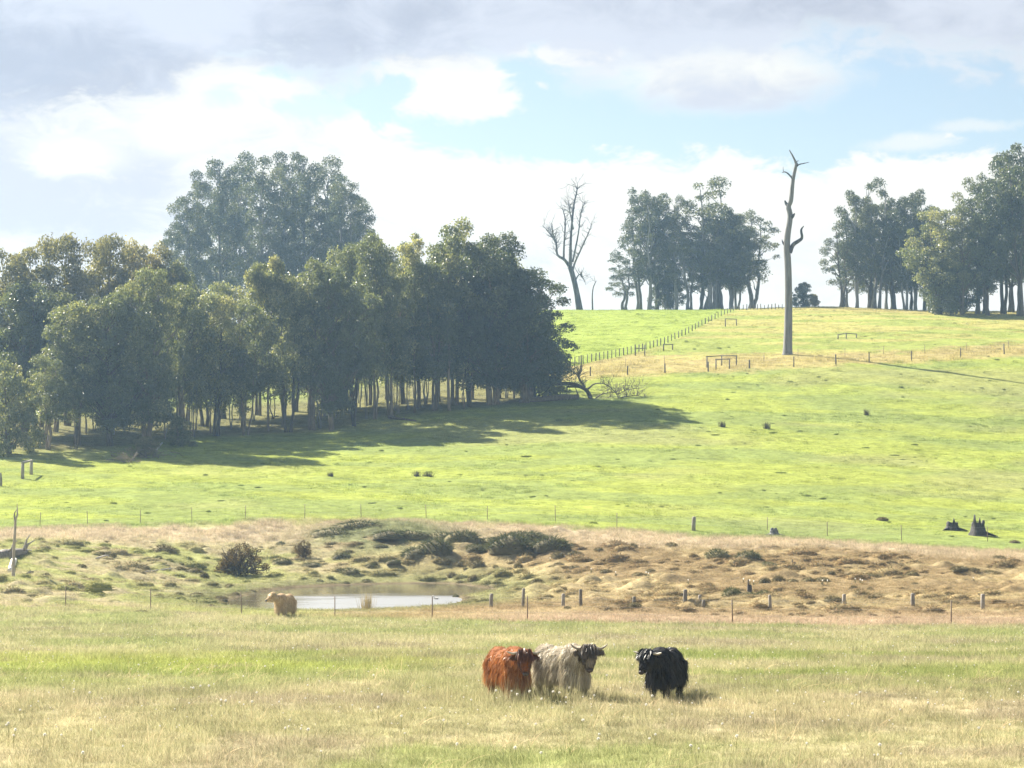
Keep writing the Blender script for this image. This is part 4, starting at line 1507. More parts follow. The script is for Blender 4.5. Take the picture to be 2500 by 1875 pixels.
TUSS = [
    ('large dark mounded tussock above the right end of the pond', 'tussock_green', [(1015, 1367, 84, 28), (1066, 1366, 96, 44), (1130, 1339, 96, 34), (1160, 1350, 64, 24), (1245, 1361, 124, 48), (1345, 1355, 116, 40), (1282, 1327, 120, 26), (1000, 1325, 110, 22)]),
    ('dark olive mound in the long bank above the pond', 'tussock_green', [(815, 1322, 120, 22), (880, 1312, 140, 26), (950, 1332, 110, 22), (1195, 1334, 110, 26), (1080, 1320, 110, 18)]),
    ('small rounded tussock on the flat between the mounds and the pond', 'tussock', [(1165, 1394, 50, 24), (1128, 1382, 40, 17), (1084, 1383, 42, 17), (1104, 1409, 32, 16), (1156, 1419, 36, 20), (1196, 1412, 28, 12), (1265, 1386, 24, 16), (1287, 1366, 36, 18), (1362, 1366, 42, 20), (1312, 1426, 36, 18), (1365, 1385, 30, 13), (1402, 1388, 38, 10), (1350, 1392, 30, 10)]),
    ('low tussock on the rusty slope right of the pond', 'tussock', [(1402, 1357, 54, 12), (1462, 1346, 32, 13), (1545, 1340, 34, 18), (1640, 1335, 40, 14), (1690, 1411, 28, 15), (1642, 1405, 30, 12), (1560, 1408, 40, 14), (1590, 1398, 30, 12), (1480, 1400, 36, 12), (1440, 1372, 30, 10)]),
    ('broad dark tussock in the pair uphill of the pointed stump', 'tussock_green', [(1752, 1374, 76, 28), (1828, 1379, 80, 28), (1875, 1384, 58, 14)]),
    ('grassy tussock of the mound around the pointed stump', 'tussock_green', [(1788, 1464, 58, 28), (1866, 1464, 52, 22), (1830, 1465, 50, 14)]),
    ('dark tussock along the ditch right of the pointed stump', 'tussock', [(1868, 1426, 38, 20), (1902, 1424, 36, 24), (1936, 1422, 34, 12), (1975, 1420, 42, 14), (2008, 1420, 44, 14), (2030, 1410, 26, 12), (2080, 1407, 30, 12), (2124, 1409, 74, 13), (2200, 1410, 36, 10), (2228, 1407, 42, 16), (2345, 1405, 60, 13), (2378, 1406, 36, 10), (2420, 1402, 62, 13)]),
    ('small tussock among the timber posts right of the cattle', 'tussock', [(2036, 1481, 54, 18), (2082, 1478, 28, 10), (2296, 1458, 28, 9), (2321, 1457, 34, 15), (1735, 1437, 26, 13), (1905, 1442, 16, 10), (2005, 1446, 24, 9), (2126, 1442, 24, 11), (2085, 1440, 24, 14), (2235, 1430, 30, 11), (2460, 1385, 28, 10), (2440, 1365, 40, 12), (1548, 1490, 46, 12), (1385, 1487, 26, 10), (1452, 1452, 22, 8), (1380, 1460, 30, 9), (1340, 1480, 30, 8)]),
    ('rough tussock on the yellow-green bank left of the pond', 'tussock', [(198, 1386, 28, 12), (112, 1408, 26, 12), (245, 1358, 34, 12), (440, 1394, 34, 14), (470, 1398, 52, 15), (498, 1412, 26, 18), (118, 1428, 26, 9), (205, 1450, 26, 9), (400, 1352, 70, 28), (470, 1345, 40, 12), (560, 1440, 30, 12), (545, 1468, 26, 14), (515, 1482, 24, 10), (480, 1455, 40, 12), (500, 1440, 30, 10), (575, 1452, 26, 10), (615, 1446, 26, 8)]),
    ('tussock on the bank directly behind the pond', 'tussock_green', [(852, 1404, 66, 16), (835, 1365, 54, 18), (690, 1384, 60, 18), (760, 1384, 60, 12), (685, 1332, 30, 12), (845, 1425, 20, 8), (895, 1420, 30, 9), (780, 1420, 24, 8), (930, 1345, 40, 12), (905, 1385, 34, 12), (960, 1384, 44, 12), (1113, 1460, 20, 12)]),
    ('patch of short rank grass at the meadow edge', 'tussock', [(770, 1512, 40, 7), (860, 1511, 70, 8), (1180, 1514, 40, 7), (1390, 1520, 60, 9), (1560, 1522, 70, 9), (1600, 1521, 60, 9), (1950, 1530, 60, 10), (2440, 1535, 40, 9), (225, 1493, 46, 9), (345, 1495, 50, 8), (2155, 1271, 32, 12), (2478, 1326, 34, 10)]),
]
kk = 0
for lab, mt, lst in TUSS:
    for t_ in lst:
        kk += 1
        tussock(*t_, lab, mt, group=lab.replace('tussock', 'tussocks', 1).replace('mound in', 'mounds in'), k_=kk)


def reed_clump(px, py, wpx, hpx, label, mat, n, seed, name, splay=0.12):
    g_ = G(px, py)
    k = mpp(g_.y)
    rng = np.random.default_rng(seed)
    root = np.column_stack([rng.normal(size=n) * wpx * k * 0.2, rng.normal(size=n) * wpx * k * 0.2, np.full(n, -0.05)])
    d = np.column_stack([rng.normal(size=n) * splay, rng.normal(size=n) * splay, np.ones(n)]) + root * (0.35, 0.35, 0)
    m_ = MB()
    m_.blades(root, d, hpx * k * rng.uniform(0.6, 1.15, n), 0.022 if mat == 'reed' else 0.045, 0.06, 3, rng)
    me_ = m_.mesh(name)
    tint_attr(me_, 7, rng)
    o_ = link(name, me_, M[mat])
    o_.location = g_
    tag(o_, label, 'rushes')
    return o_


reed_clump(897, 1489, 38, 46, 'tall straw-coloured reed clump standing in the near edge of the pond', 'reed', 130, 1, 'reed_clump', 0.08)
reed_clump(800, 1491, 24, 26, 'short sparse reeds in the pond left of the tall reed clump', 'reed', 50, 2, 'reed_clump')
reed_clump(1286, 1415, 24, 36, 'thin upright reeds beside the bog right of the pond', 'reed', 70, 9, 'reed_clump', 0.1)
reed_clump(1763, 1043, 17, 19, 'spiky dark rush clump in the pasture, left one of the close pair', 'rush', 90, 3, 'rush_clump')
reed_clump(1872, 1047, 18, 19, 'spiky dark rush clump in the pasture, right one of the close pair', 'rush', 90, 4, 'rush_clump')
reed_clump(2116, 1014, 17, 18, 'spiky dark rush clump standing farthest right in the pasture', 'rush', 90, 5, 'rush_clump')
reed_clump(807, 1164, 15, 15, 'small rush clump alone in the lower pasture below the wood', 'rush', 70, 6, 'rush_clump')
reed_clump(1018, 1163, 22, 16, 'left half of the double rush clump in the lower pasture', 'rush', 90, 7, 'rush_clump', 0.2)
reed_clump(1045, 1163, 26, 15, 'right half of the double rush clump in the lower pasture', 'rush', 100, 8, 'rush_clump', 0.2)


# ------------------------------------------------------------------ grass
def tuft_mesh(name, seed, n, rad, L, Wd, spread, droop, seg=3, stalks=0):
    rng = np.random.default_rng(seed)
    m_ = MB()
    a = rng.uniform(0, 6.28, n)
    r = rad * np.sqrt(rng.random(n))
    root = np.column_stack([np.cos(a) * r, np.sin(a) * r, np.full(n, -0.03)])
    d = np.column_stack([rng.normal(size=n) * spread, rng.normal(size=n) * spread, np.ones(n)])
    m_.blades(root, d, L * rng.uniform(0.45, 1.15, n), Wd * rng.uniform(0.6, 1.3, n), droop * rng.uniform(0.3, 1.6, n), seg, rng)
    if stalks:
        a = rng.uniform(0, 6.28, stalks)
        r = rad * np.sqrt(rng.random(stalks))
        root = np.column_stack([np.cos(a) * r, np.sin(a) * r, np.zeros(stalks)])
        d = np.column_stack([rng.normal(size=stalks) * 0.25, rng.normal(size=stalks) * 0.25, np.ones(stalks)])
        m_.blades(root, d, L * rng.uniform(1.1, 1.6, stalks), Wd * 0.7, 0.12, seg, rng)
    me_ = m_.mesh(name)
    tint_attr(me_, 2 * seg + 1, rng)
    return me_


def scatter(name, label, cat, pts, rot, scl, col, srcs, mat, idx=None):
    src_col = bpy.data.collections.new(name + '_pieces')
    for k, me_ in enumerate(srcs):
        if len(me_.materials) == 0:
            me_.materials.append(mat)
        o_ = bpy.data.objects.new('%s_piece_%02d' % (name, k), me_)
        src_col.objects.link(o_)
    me_ = mesh_np(name, pts)
    n = len(pts)
    attr(me_, 'rot', 'FLOAT_VECTOR', rot)
    attr(me_, 'scl', 'FLOAT_VECTOR', scl)
    attr(me_, 'gcol', 'FLOAT_COLOR', np.column_stack([col, np.ones(n)]))
    attr(me_, 'idx', 'INT', RNG.integers(0, len(srcs), n) if idx is None else idx)
    o_ = link(name, me_)
    ng = bpy.data.node_groups.new(name + '_scatter', 'GeometryNodeTree')
    ng.interface.new_socket('Geometry', in_out='INPUT', socket_type='NodeSocketGeometry')
    ng.interface.new_socket('Geometry', in_out='OUTPUT', socket_type='NodeSocketGeometry')
    N = ng.nodes
    gi, go = N.new('NodeGroupInput'), N.new('NodeGroupOutput')
    ip = N.new('GeometryNodeInstanceOnPoints')
    ci = N.new('GeometryNodeCollectionInfo')
    ci.inputs['Collection'].default_value = src_col
    ci.inputs['Separate Children'].default_value = True
    ci.inputs['Reset Children'].default_value = True
    ip.inputs['Pick Instance'].default_value = True

    def na(nm, ty):
        q = N.new('GeometryNodeInputNamedAttribute')
        q.data_type = ty
        q.inputs['Name'].default_value = nm
        return next(s_ for s_ in q.outputs if s_.enabled and s_.name == 'Attribute')
    lk = ng.links.new
    lk(gi.outputs[0], ip.inputs['Points'])
    lk(ci.outputs[0], ip.inputs['Instance'])
    lk(na('idx', 'INT'), ip.inputs['Instance Index'])
    lk(na('rot', 'FLOAT_VECTOR'), ip.inputs['Rotation'])
    lk(na('scl', 'FLOAT_VECTOR'), ip.inputs['Scale'])
    lk(ip.outputs[0], go.inputs[0])
    md = o_.modifiers.new('scatter', 'NODES')
    md.node_group = ng
    tag(o_, label, cat, kind='stuff')
    return o_


def sample_view(y0, y1, dens, umax=0.262, seed=1):
    """random ground points between two distances; dens(y) per square metre"""
    rng = np.random.default_rng(seed)
    out = []
    for a in np.arange(y0, y1, 2.0):
        b = min(a + 2.0, y1)
        n = rng.poisson((b - a) * (2 * umax * (a + b) / 2 + 4) * dens((a + b) / 2))
        y = rng.uniform(a, b, n)
        x = rng.uniform(-1, 1, n) * (umax * y + 2)
        out.append(np.column_stack([x, y]))
    return np.concatenate(out), rng


# meadow
P, rng = sample_view(29, 126, lambda y: 15.0 if y < 60 else 15.0 * (60 / y) ** 1.3, seed=11)
u_ = P[:, 0] / P[:, 1]
keep = (P[:, 1] < lin(L_FIELD, u_) + 1.5) & (poly_sd(P[:, 0], P[:, 1], POND) > 0.3)
P = P[keep]
n = len(P)
z = ground_z(P[:, 0], P[:, 1])
gc = grass_cols(P[:, 0], P[:, 1])
gc *= rng.uniform(0.62, 1.32, (n, 1))
hgt = 0.55 + 0.9 * fbm(P[:, 0] / 3.0, P[:, 1] / 3.0, 91, 3)
gr = gc[:, 1] / (gc[:, 0] + 1e-6)
hgt *= np.where(gr > 1.15, 0.6, 1.0)
for cx_, cy_ in ((1243, 1705), (1376, 1704), (1622, 1707), (694, 1509)):
    q_ = G(cx_, cy_)
    hgt *= 1 + 0.75 * np.exp(-((P[:, 0] - q_.x) ** 2 + (P[:, 1] - q_.y + 0.7) ** 2) / 1.3 ** 2)
sc_ = np.column_stack([rng.uniform(0.8, 1.25, n), rng.uniform(0.8, 1.25, n), hgt * rng.uniform(0.75, 1.25, n)])
far_w = np.clip(P[:, 1] / 55.0, 0.9, 1.8)
sc_[:, 0] *= far_w
sc_[:, 1] *= far_w
rt = np.column_stack([rng.normal(size=n) * 0.12, rng.normal(size=n) * 0.12, rng.uniform(0, 6.28, n)])
meadow_src = [tuft_mesh('meadow_tuft', 200 + k, 50, 0.25, 0.205, 0.0075, 0.6, 0.22, 3, 2) for k in range(5)]
scatter('meadow_grass', 'tall mixed green and straw grass of the meadow around the cattle', 'grass', np.column_stack([P, z]), rt, sc_, gc, meadow_src, M['grass'])

# long bleached stalks bent over in the foreground
P, rng = sample_view(30, 62, lambda y: 0.24, seed=12)
n = len(P)
k_ = fbm(P[:, 0] / 5.0, P[:, 1] / 4.0, 95, 2) + 0.25 * rng.random(n) > 0.6
P = P[k_]
n = len(P)
z = ground_z(P[:, 0], P[:, 1])
rng2 = np.random.default_rng(5)
stalk_src = []
for k in range(4):
    m_ = MB()
    q = 9
    root = np.column_stack([rng2.normal(size=q) * 0.2, rng2.normal(size=q) * 0.2, np.zeros(q)])
    d = np.column_stack([0.5 + rng2.normal(size=q) * 0.35, rng2.normal(size=q) * 0.35, np.ones(q) * 0.8])
    m_.blades(root, d, rng2.uniform(0.3, 0.7, q), 0.008, 0.22, 5, rng2)
    me_ = m_.mesh('stalk')
    tint_attr(me_, 11, rng2, 0.4, 1.0)
    stalk_src.append(me_)
rt = np.column_stack([np.zeros(n), np.zeros(n), rng.normal(size=n) * 0.7])
scatter('dry_stalks', 'long bleached grass stalks bent over in the near meadow', 'grass stalks', np.column_stack([P, z]), rt, np.ones((n, 3)) * rng.uniform(0.7, 1.2, (n, 1)), np.tile((.55, .45, .28), (n, 1)), stalk_src, M['grass'])

# boggy ground
P, rng = sample_view(100, 194, lambda y: 5.5, seed=13)
u_ = P[:, 0] / P[:, 1]
keep = (P[:, 1] > lin(L_FIELD, u_) - 0.5) & (P[:, 1] < lin(L_PAST, u_) + 1.5) & (poly_sd(P[:, 0], P[:, 1], POND) > 0.35)
P = P[keep]
n = len(P)
u_ = P[:, 0] / P[:, 1]
z = ground_z(P[:, 0], P[:, 1])
gc = grass_cols(P[:, 0], P[:, 1]) * rng.uniform(0.72, 1.25, (n, 1))
lush = smooth(P[:, 1], lin(L_PAST, u_) - 13, lin(L_PAST, u_) - 6)
front = 1 - smooth(P[:, 1] - lin(L_FIELD, u_), 2, 8)
sh = 0.35 + 0.45 * fbm(P[:, 0] / 3.0, P[:, 1] / 3.0, 97, 3) + 0.8 * lush + 0.3 * front
sc_ = np.column_stack([rng.uniform(0.8, 1.3, n), rng.uniform(0.8, 1.3, n), sh * rng.uniform(0.7, 1.3, n)])
rt = np.column_stack([rng.normal(size=n) * 0.15, rng.normal(size=n) * 0.15, rng.uniform(0, 6.28, n)])
bog_src = [tuft_mesh('bog_tuft', 220 + k, 44, 0.32, 0.30, 0.013, 0.5, 0.3) for k in range(4)]
scatter('bog_grass', 'rusty and straw-coloured rough grass of the boggy ground', 'grass', np.column_stack([P, z]), rt, sc_, gc, bog_src, M['grass'])

# small hummocks all over the boggy ground
P, rng = sample_view(104, 190, lambda y: 0.46, seed=16)
u_ = P[:, 0] / P[:, 1]
dn = fbm(P[:, 0] / 8.0, P[:, 1] / 8.0, 5, 3)
keep = (P[:, 1] > lin(L_FIELD, u_) + 6 + 14 * smooth(u_, -0.01, 0.02) * rng.random(len(P))) & (P[:, 1] < lin(L_PAST, u_) - 9) & (poly_sd(P[:, 0], P[:, 1], POND) > 0.6) & (rng.random(len(P)) < smooth(dn, 0.42, 0.62) + 0.06) & ~((np.abs(P[:, 0] + 9) < 13) & (P[:, 1] < 131))
P = P[keep]
n = len(P)
z = ground_z(P[:, 0], P[:, 1]) - 0.03
gc = grass_cols(P[:, 0], P[:, 1]) * rng.uniform(0.62, 1.05, (n, 1)) * np.array((1.05, 0.98, 0.95))
r_ = np.where(rng.random(n) < 0.88, rng.uniform(0.14, 0.36, n), rng.uniform(0.35, 0.65, n))
hum_src = []
for k in range(3):
    rngk = np.random.default_rng(260 + k)
    hm = MB()
    V, Q_ = [], []
    for i_ in range(5):
        a = i_ / 4 * math.pi / 2
        for j_ in range(10):
            th_ = 2 * math.pi * j_ / 10
            rr_ = math.cos(a) * (1 + 0.15 * math.sin(th_ * 2 + k) + 0.1 * math.sin(3 * th_))
            V.append((rr_ * math.cos(th_), rr_ * math.sin(th_), 0.85 * math.sin(a) - (0.2 if i_ == 0 else 0)))
    Q_ = [(i_ * 10 + j_, i_ * 10 + (j_ + 1) % 10, (i_ + 1) * 10 + (j_ + 1) % 10, (i_ + 1) * 10 + j_) for i_ in range(4) for j_ in range(10)]
    hm.add(V, Q_)
    nb = 150
    an = rngk.uniform(0, 6.28, nb)
    el_ = np.arcsin(rngk.random(nb))
    rt_ = np.column_stack([np.cos(an) * np.cos(el_), np.sin(an) * np.cos(el_), np.sin(el_) * 0.84])
    hm.blades(rt_ * 0.96, rt_ * (0.9, 0.9, 0.8) + rngk.normal(size=(nb, 3)) * 0.3 + (0, 0, 0.2), rngk.uniform(0.3, 0.7, nb), 0.07, 0.5, 3, rngk)
    me_ = hm.mesh('hummock')
    attr(me_, 'tint', 'FLOAT', np.concatenate([np.full(50, 0.3), np.repeat(rngk.random(nb), 7)]))
    hum_src.append(me_)
sc_ = np.column_stack([r_ * rng.uniform(1.0, 1.8, n), r_ * rng.uniform(0.8, 1.2, n), r_ * rng.uniform(0.6, 1.0, n)])
scatter('bog_hummocks', 'countless small grassy hummocks roughening the boggy ground', 'hummocks', np.column_stack([P, z]), np.column_stack([np.zeros(n), np.zeros(n), rng.uniform(-0.5, 0.5, n)]), sc_, gc, hum_src, M['grass_dense'])

# grass clumps in the pasture, tussock shadows put into their darker colour
P, rng = sample_view(186, 420, lambda y: 0.05, seed=17)
u_ = P[:, 0] / P[:, 1]
P = P[(P[:, 1] > lin(L_PAST, u_) + 2) & (fbm(P[:, 0] / 12.0, P[:, 1] / 12.0, 44, 3) + 0.2 * rng.random(len(P)) > 0.5)]
n = len(P)
gc = grass_cols(P[:, 0], P[:, 1]) * rng.uniform(0.5, 0.9, (n, 1))
r_ = 0.05 + 0.25 * rng.random(n) ** 2.2
scatter('pasture_shade_clumps', 'scattered grass clumps over the hillside pasture, coloured darker for tussock shadows', 'weeds', np.column_stack([P, ground_z(P[:, 0], P[:, 1]) - 0.02]), np.column_stack([np.zeros(n), np.zeros(n), rng.uniform(0, 6, n)]),
        np.column_stack([r_ * rng.uniform(1.0, 2.2, n), r_, r_ * rng.uniform(0.35, 0.7, n)]), gc, [m__.copy() for m__ in hum_src], M['grass_dense'])

# pasture on the hill
P, rng = sample_view(178, 456, lambda y: 3.2 if y < 250 else 3.2 * (250 / y) ** 1.6, seed=14)
u_ = P[:, 0] / P[:, 1]
P = P[P[:, 1] > lin(L_PAST, u_) - 1]
n = len(P)
z = ground_z(P[:, 0], P[:, 1]) - 0.02
gc = grass_cols(P[:, 0], P[:, 1]) * rng.uniform(0.6, 1.3, (n, 1))
big = fbm(P[:, 0] / 4.0, P[:, 1] / 4.0, 99, 3)
sc_ = np.column_stack([rng.uniform(0.9, 1.4, n), rng.uniform(0.9, 1.4, n), (0.5 + 1.3 * smooth(big, 0.42, 0.7)) * rng.uniform(0.4, 1.8, n)])
sc_[:, :2] *= np.clip(P[:, 1] / 250.0, 0.8, 1.7)[:, None]
u_ = P[:, 0] / P[:, 1]
rank = smooth(P[:, 1], lin(L_DRY0, u_) - 2, lin(L_DRY0, u_) + 2) * (1 - smooth(P[:, 1], lin(L_DRY1, u_) - 2, lin(L_DRY1, u_) + 4)) * (u_ > 0.012)
sc_[:, 2] *= 1 + 2.2 * rank
rt = np.column_stack([rng.normal(size=n) * 0.1, rng.normal(size=n) * 0.1, rng.uniform(0, 6.28, n)])
past_src = [tuft_mesh('pasture_tuft', 240 + k, 46, 0.42, 0.12, 0.016, 0.5, 0.2, 2) for k in range(4)]
scatter('pasture_grass', 'short bright green grazed grass of the hillside pasture', 'grass', np.column_stack([P, z]), rt, sc_, gc, past_src, M['grass'])

# ------------------------------------------------------------------ dandelion clocks
m_, t, out = new_mat('seed_fluff')
leafy(t, out, (.82, .80, .76, 1), 0.45)
M['fluff'] = m_
M['stem'] = plain_grass('weed_stem', (.16, .2, .06), (.22, .24, .09))


def ball(r, nth=8, nr=5, c=(0, 0, 0), s=(1, 1, 1)):
    V, Q_ = [], []
    for i_ in range(nr + 1):
        a = -math.pi / 2 + math.pi * i_ / nr
        for j_ in range(nth):
            th = 2 * math.pi * j_ / nth
            V.append((r * s[0] * math.cos(a) * math.cos(th) + c[0], r * s[1] * math.cos(a) * math.sin(th) + c[1], r * s[2] * math.sin(a) + c[2]))
    for i_ in range(nr):
        for j_ in range(nth):
            Q_.append((i_ * nth + j_, i_ * nth + (j_ + 1) % nth, (i_ + 1) * nth + (j_ + 1) % nth, (i_ + 1) * nth + j_))
    return V, Q_


HEADS, STEMS = [], []
for k in range(3):
    rng = np.random.default_rng(300 + k)
    hb = MB()
    hb.add(*ball(0.014, 7, 4, (0.02 * k, 0, 0.28)))
    n = 70
    d = rng.normal(size=(n, 3))
    hb.blades(np.tile((0.02 * k, 0, 0.28), (n, 1)), d, 0.03 * rng.uniform(0.8, 1.1, n), 0.012, 0.0, 2, rng)
    HEADS.append(hb.mesh('seed_head'))
    sb = MB()
    sb.tube(np.array([(0, 0, -0.02), (0.01 * k, 0.005, 0.2), (0.02 * k, 0, 0.27)]), 0.0035, 4)
    STEMS.append(sb.mesh('stem'))
    tint_attr(STEMS[-1], 4, rng)
    HEADS[-1].materials.append(M['fluff'])
    STEMS[-1].materials.append(M['stem'])
DAN = [(15, 1775), (22, 1780), (33, 1798), (150, 1801), (205, 1860), (296, 1828), (180, 1685), (218, 1698), (462, 1716), (540, 1718), (552, 1720), (585, 1713), (615, 1722), (683, 1715), (700, 1785), (752, 1798), (703, 1772),
       (1206, 1694), (1249, 1688), (1262, 1705), (1388, 1684), (1366, 1696), (1383, 1702), (1420, 1700), (1451, 1702), (1320, 1715), (1352, 1697), (1293, 1697), (1595, 1708), (1700, 1680), (1690, 1715), (1840, 1750), (1965, 1824), (2390, 1788), (2464, 1772), (1320, 1850), (1600, 1800), (1462, 1803), (1490, 1720), (510, 1682), (1575, 1730),
       (930, 1700), (860, 1718), (1080, 1730), (1000, 1690), (980, 1760), (345, 1720), (90, 1710), (2100, 1700), (2200, 1730), (2290, 1690), (1760, 1705), (1900, 1690), (2050, 1760)]
rd = random.Random(3)
while len(DAN) < 130:
    DAN.append((rd.uniform(0, 2500), rd.uniform(1560, 1850)))
for k, (px, py) in enumerate(DAN):
    g_ = G(px, py + 26)
    zz = float(ground_z(g_.x, g_.y)[0])
    s_ = rd.uniform(0.7, 1.2)
    e = empty('dandelion', (g_.x, g_.y, zz), rd.uniform(0, 6.28), (s_, s_, s_ * 0.95))
    near = 'nearest the camera' if py > 1740 else ('around the feet of the three cattle' if 1640 < py and 1150 < px < 1700 else 'in the middle of the meadow')
    tag(e, 'white dandelion seed head on a thin stem ' + near, 'dandelion', 'dandelion clocks ' + near)
    for nm, me_ in (('stem', STEMS[k % 3]), ('seed_head', HEADS[k % 3])):
        o_ = bpy.data.objects.new(nm, me_)
        COL.objects.link(o_)
        o_.parent = e
P, rng = sample_view(40, 104, lambda y: 0.5, seed=15)
n = len(P)
spk = MB()
spk.add(*ball(0.014, 6, 4, (0, 0, 0.2)))
scatter('meadow_flowers', 'specks of tiny pale flower heads all over the meadow', 'flowers', np.column_stack([P, ground_z(P[:, 0], P[:, 1])]), np.zeros((n, 3)), np.ones((n, 3)) * rng.uniform(0.6, 1.2, (n, 1)), np.tile((.8, .78, .6), (n, 1)), [spk.mesh('flower')], M['fluff'])

# arum lilies in the bog
LIL = [(1577, 1413), (1583, 1412), (1680, 1418), (1815, 1415), (1830, 1419), (1840, 1421), (2008, 1424), (2020, 1419), (2088, 1416), (2100, 1417), (2105, 1419), (1503, 1398), (1443, 1393), (1343, 1366), (2376, 1413)]
lb = MB()
th = np.arange(9) * 2 * math.pi / 9
cup = np.concatenate([np.column_stack([np.cos(th) * r, np.sin(th) * r * 0.8, zz + 0.05 * np.cos(th) * (r > 0.05)]) for r, zz in ((0.015, 0.42), (0.05, 0.52), (0.10, 0.60))])
lb.add(cup, [(a * 9 + b, a * 9 + (b + 1) % 9, a * 9 + 9 + (b + 1) % 9, a * 9 + 9 + b) for a in range(2) for b in range(9)])
lily_cup = lb.mesh('spathe', True)
lily_cup.materials.append(M['fluff'])
rng = np.random.default_rng(77)
lb = MB()
lb.blades(rng.normal(size=(14, 3)) * (0.05, 0.05, 0), rng.normal(size=(14, 3)) * (0.5, 0.5, 0) + (0, 0, 1), 0.42, 0.07, 0.35, 3, rng)
lb.tube(np.array([(0, 0, 0), (0, 0, 0.43)]), 0.008, 4)
lily_leaf = lb.mesh('leaves')
tint_attr(lily_leaf, 7, rng)
lily_leaf.materials.append(M['tussock_green'])
for px, py in LIL:
    g_ = G(px, py + 8)
    e = empty('arum_lily', (g_.x, g_.y, float(ground_z(g_.x, g_.y)[0])), rng.uniform(0, 6), (0.5, 0.5, 0.5))
    tag(e, 'white lily flower showing as a pale speck in the boggy ground', 'lily', 'white lilies in the boggy ground')
    for nm, me_ in (('leaves', lily_leaf), ('spathe', lily_cup)):
        o_ = bpy.data.objects.new(nm, me_)
        COL.objects.link(o_)
        o_.parent = e

# water bird on the pond
m_, t, out = new_mat('plumage')
pr = t.n('ShaderNodeBsdfPrincipled')
pr.inputs['Base Color'].default_value = (.62, .58, .52, 1)
pr.inputs['Roughness'].default_value = 0.8
t.l(pr.outputs[0], out.inputs['Surface'])
r_ = ray(1064, 1463)
yb = (POND_Z - CAMZ) / r_[1]
e = empty('water_bird', (r_[0] * yb, yb, POND_Z), math.radians(160), (0.75, 0.75, 0.75))
tag(e, 'small pale water bird floating near the right end of the pond', 'bird')
b_ = MB()
P, R = smooth_path([(-0.26, 0, 0.14), (-0.18, 0, 0.08), (0, 0, 0.07), (0.14, 0, 0.09), (0.2, 0, 0.18), (0.21, 0, 0.27), (0.25, 0, 0.30), (0.33, 0, 0.29)], [0.012, 0.07, 0.11, 0.085, 0.045, 0.035, 0.045, 0.012])
b_.tube(P, R, 10)
b_.build('body', m_, e, True)


# ------------------------------------------------------------------ cattle
def hair_mat(name, c0, c1, trans=0.18):
    m_, t, out = new_mat(name)
    tn = t.n('ShaderNodeAttribute', attribute_name='tint')
    leafy(t, out, t.mix(tn.outputs['Fac'], c0 + (1,), c1 + (1,)), trans, None, 0.06, 0.4)
    return m_


M['horn'] = rough_mat('horn', (.30, .26, .20), (.55, .50, .42), 6.0, (1, 1, 1), 0.1, 0.45, 0.01, 0.4)
M['nose'] = rough_mat('nose_skin', (.05, .04, .04), (.10, .08, .075), 8.0, (1, 1, 1), 0.2, 0.5)
M['hoof'] = rough_mat('hoof', (.05, .045, .04), (.11, .10, .09), 8.0)
M['skin_rust'] = rough_mat('skin_rust', (.15, .05, .015), (.26, .09, .028), 9.0)
M['skin_cream'] = rough_mat('skin_cream', (.26, .22, .16), (.42, .36, .28), 9.0)
M['skin_black'] = rough_mat('skin_black', (.008, .008, .01), (.02, .02, .024), 9.0)
M['skin_tan'] = rough_mat('skin_tan', (.36, .24, .13), (.5, .36, .21), 9.0)
M['hair_rust'] = hair_mat('hair_rust', (.25, .09, .022), (.60, .26, .075), 0.14)
M['hair_cream'] = hair_mat('hair_cream', (.40, .34, .25), (.76, .70, .56), 0.12)
M['hair_brindle_shade'] = hair_mat('hair_brindle_shade', (.07, .055, .045), (.19, .155, .12), 0.1)  # brindle grey-brown, with the shade on the face also put into the colour
M['hair_rustface'] = hair_mat('hair_rustface', (.085, .032, .016), (.22, .085, .034), 0.1)
M['hair_black'] = hair_mat('hair_black', (.006, .006, .008), (.03, .028, .032), 0.15)
M['hair_tan'] = hair_mat('hair_tan', (.50, .39, .25), (.80, .67, .46))


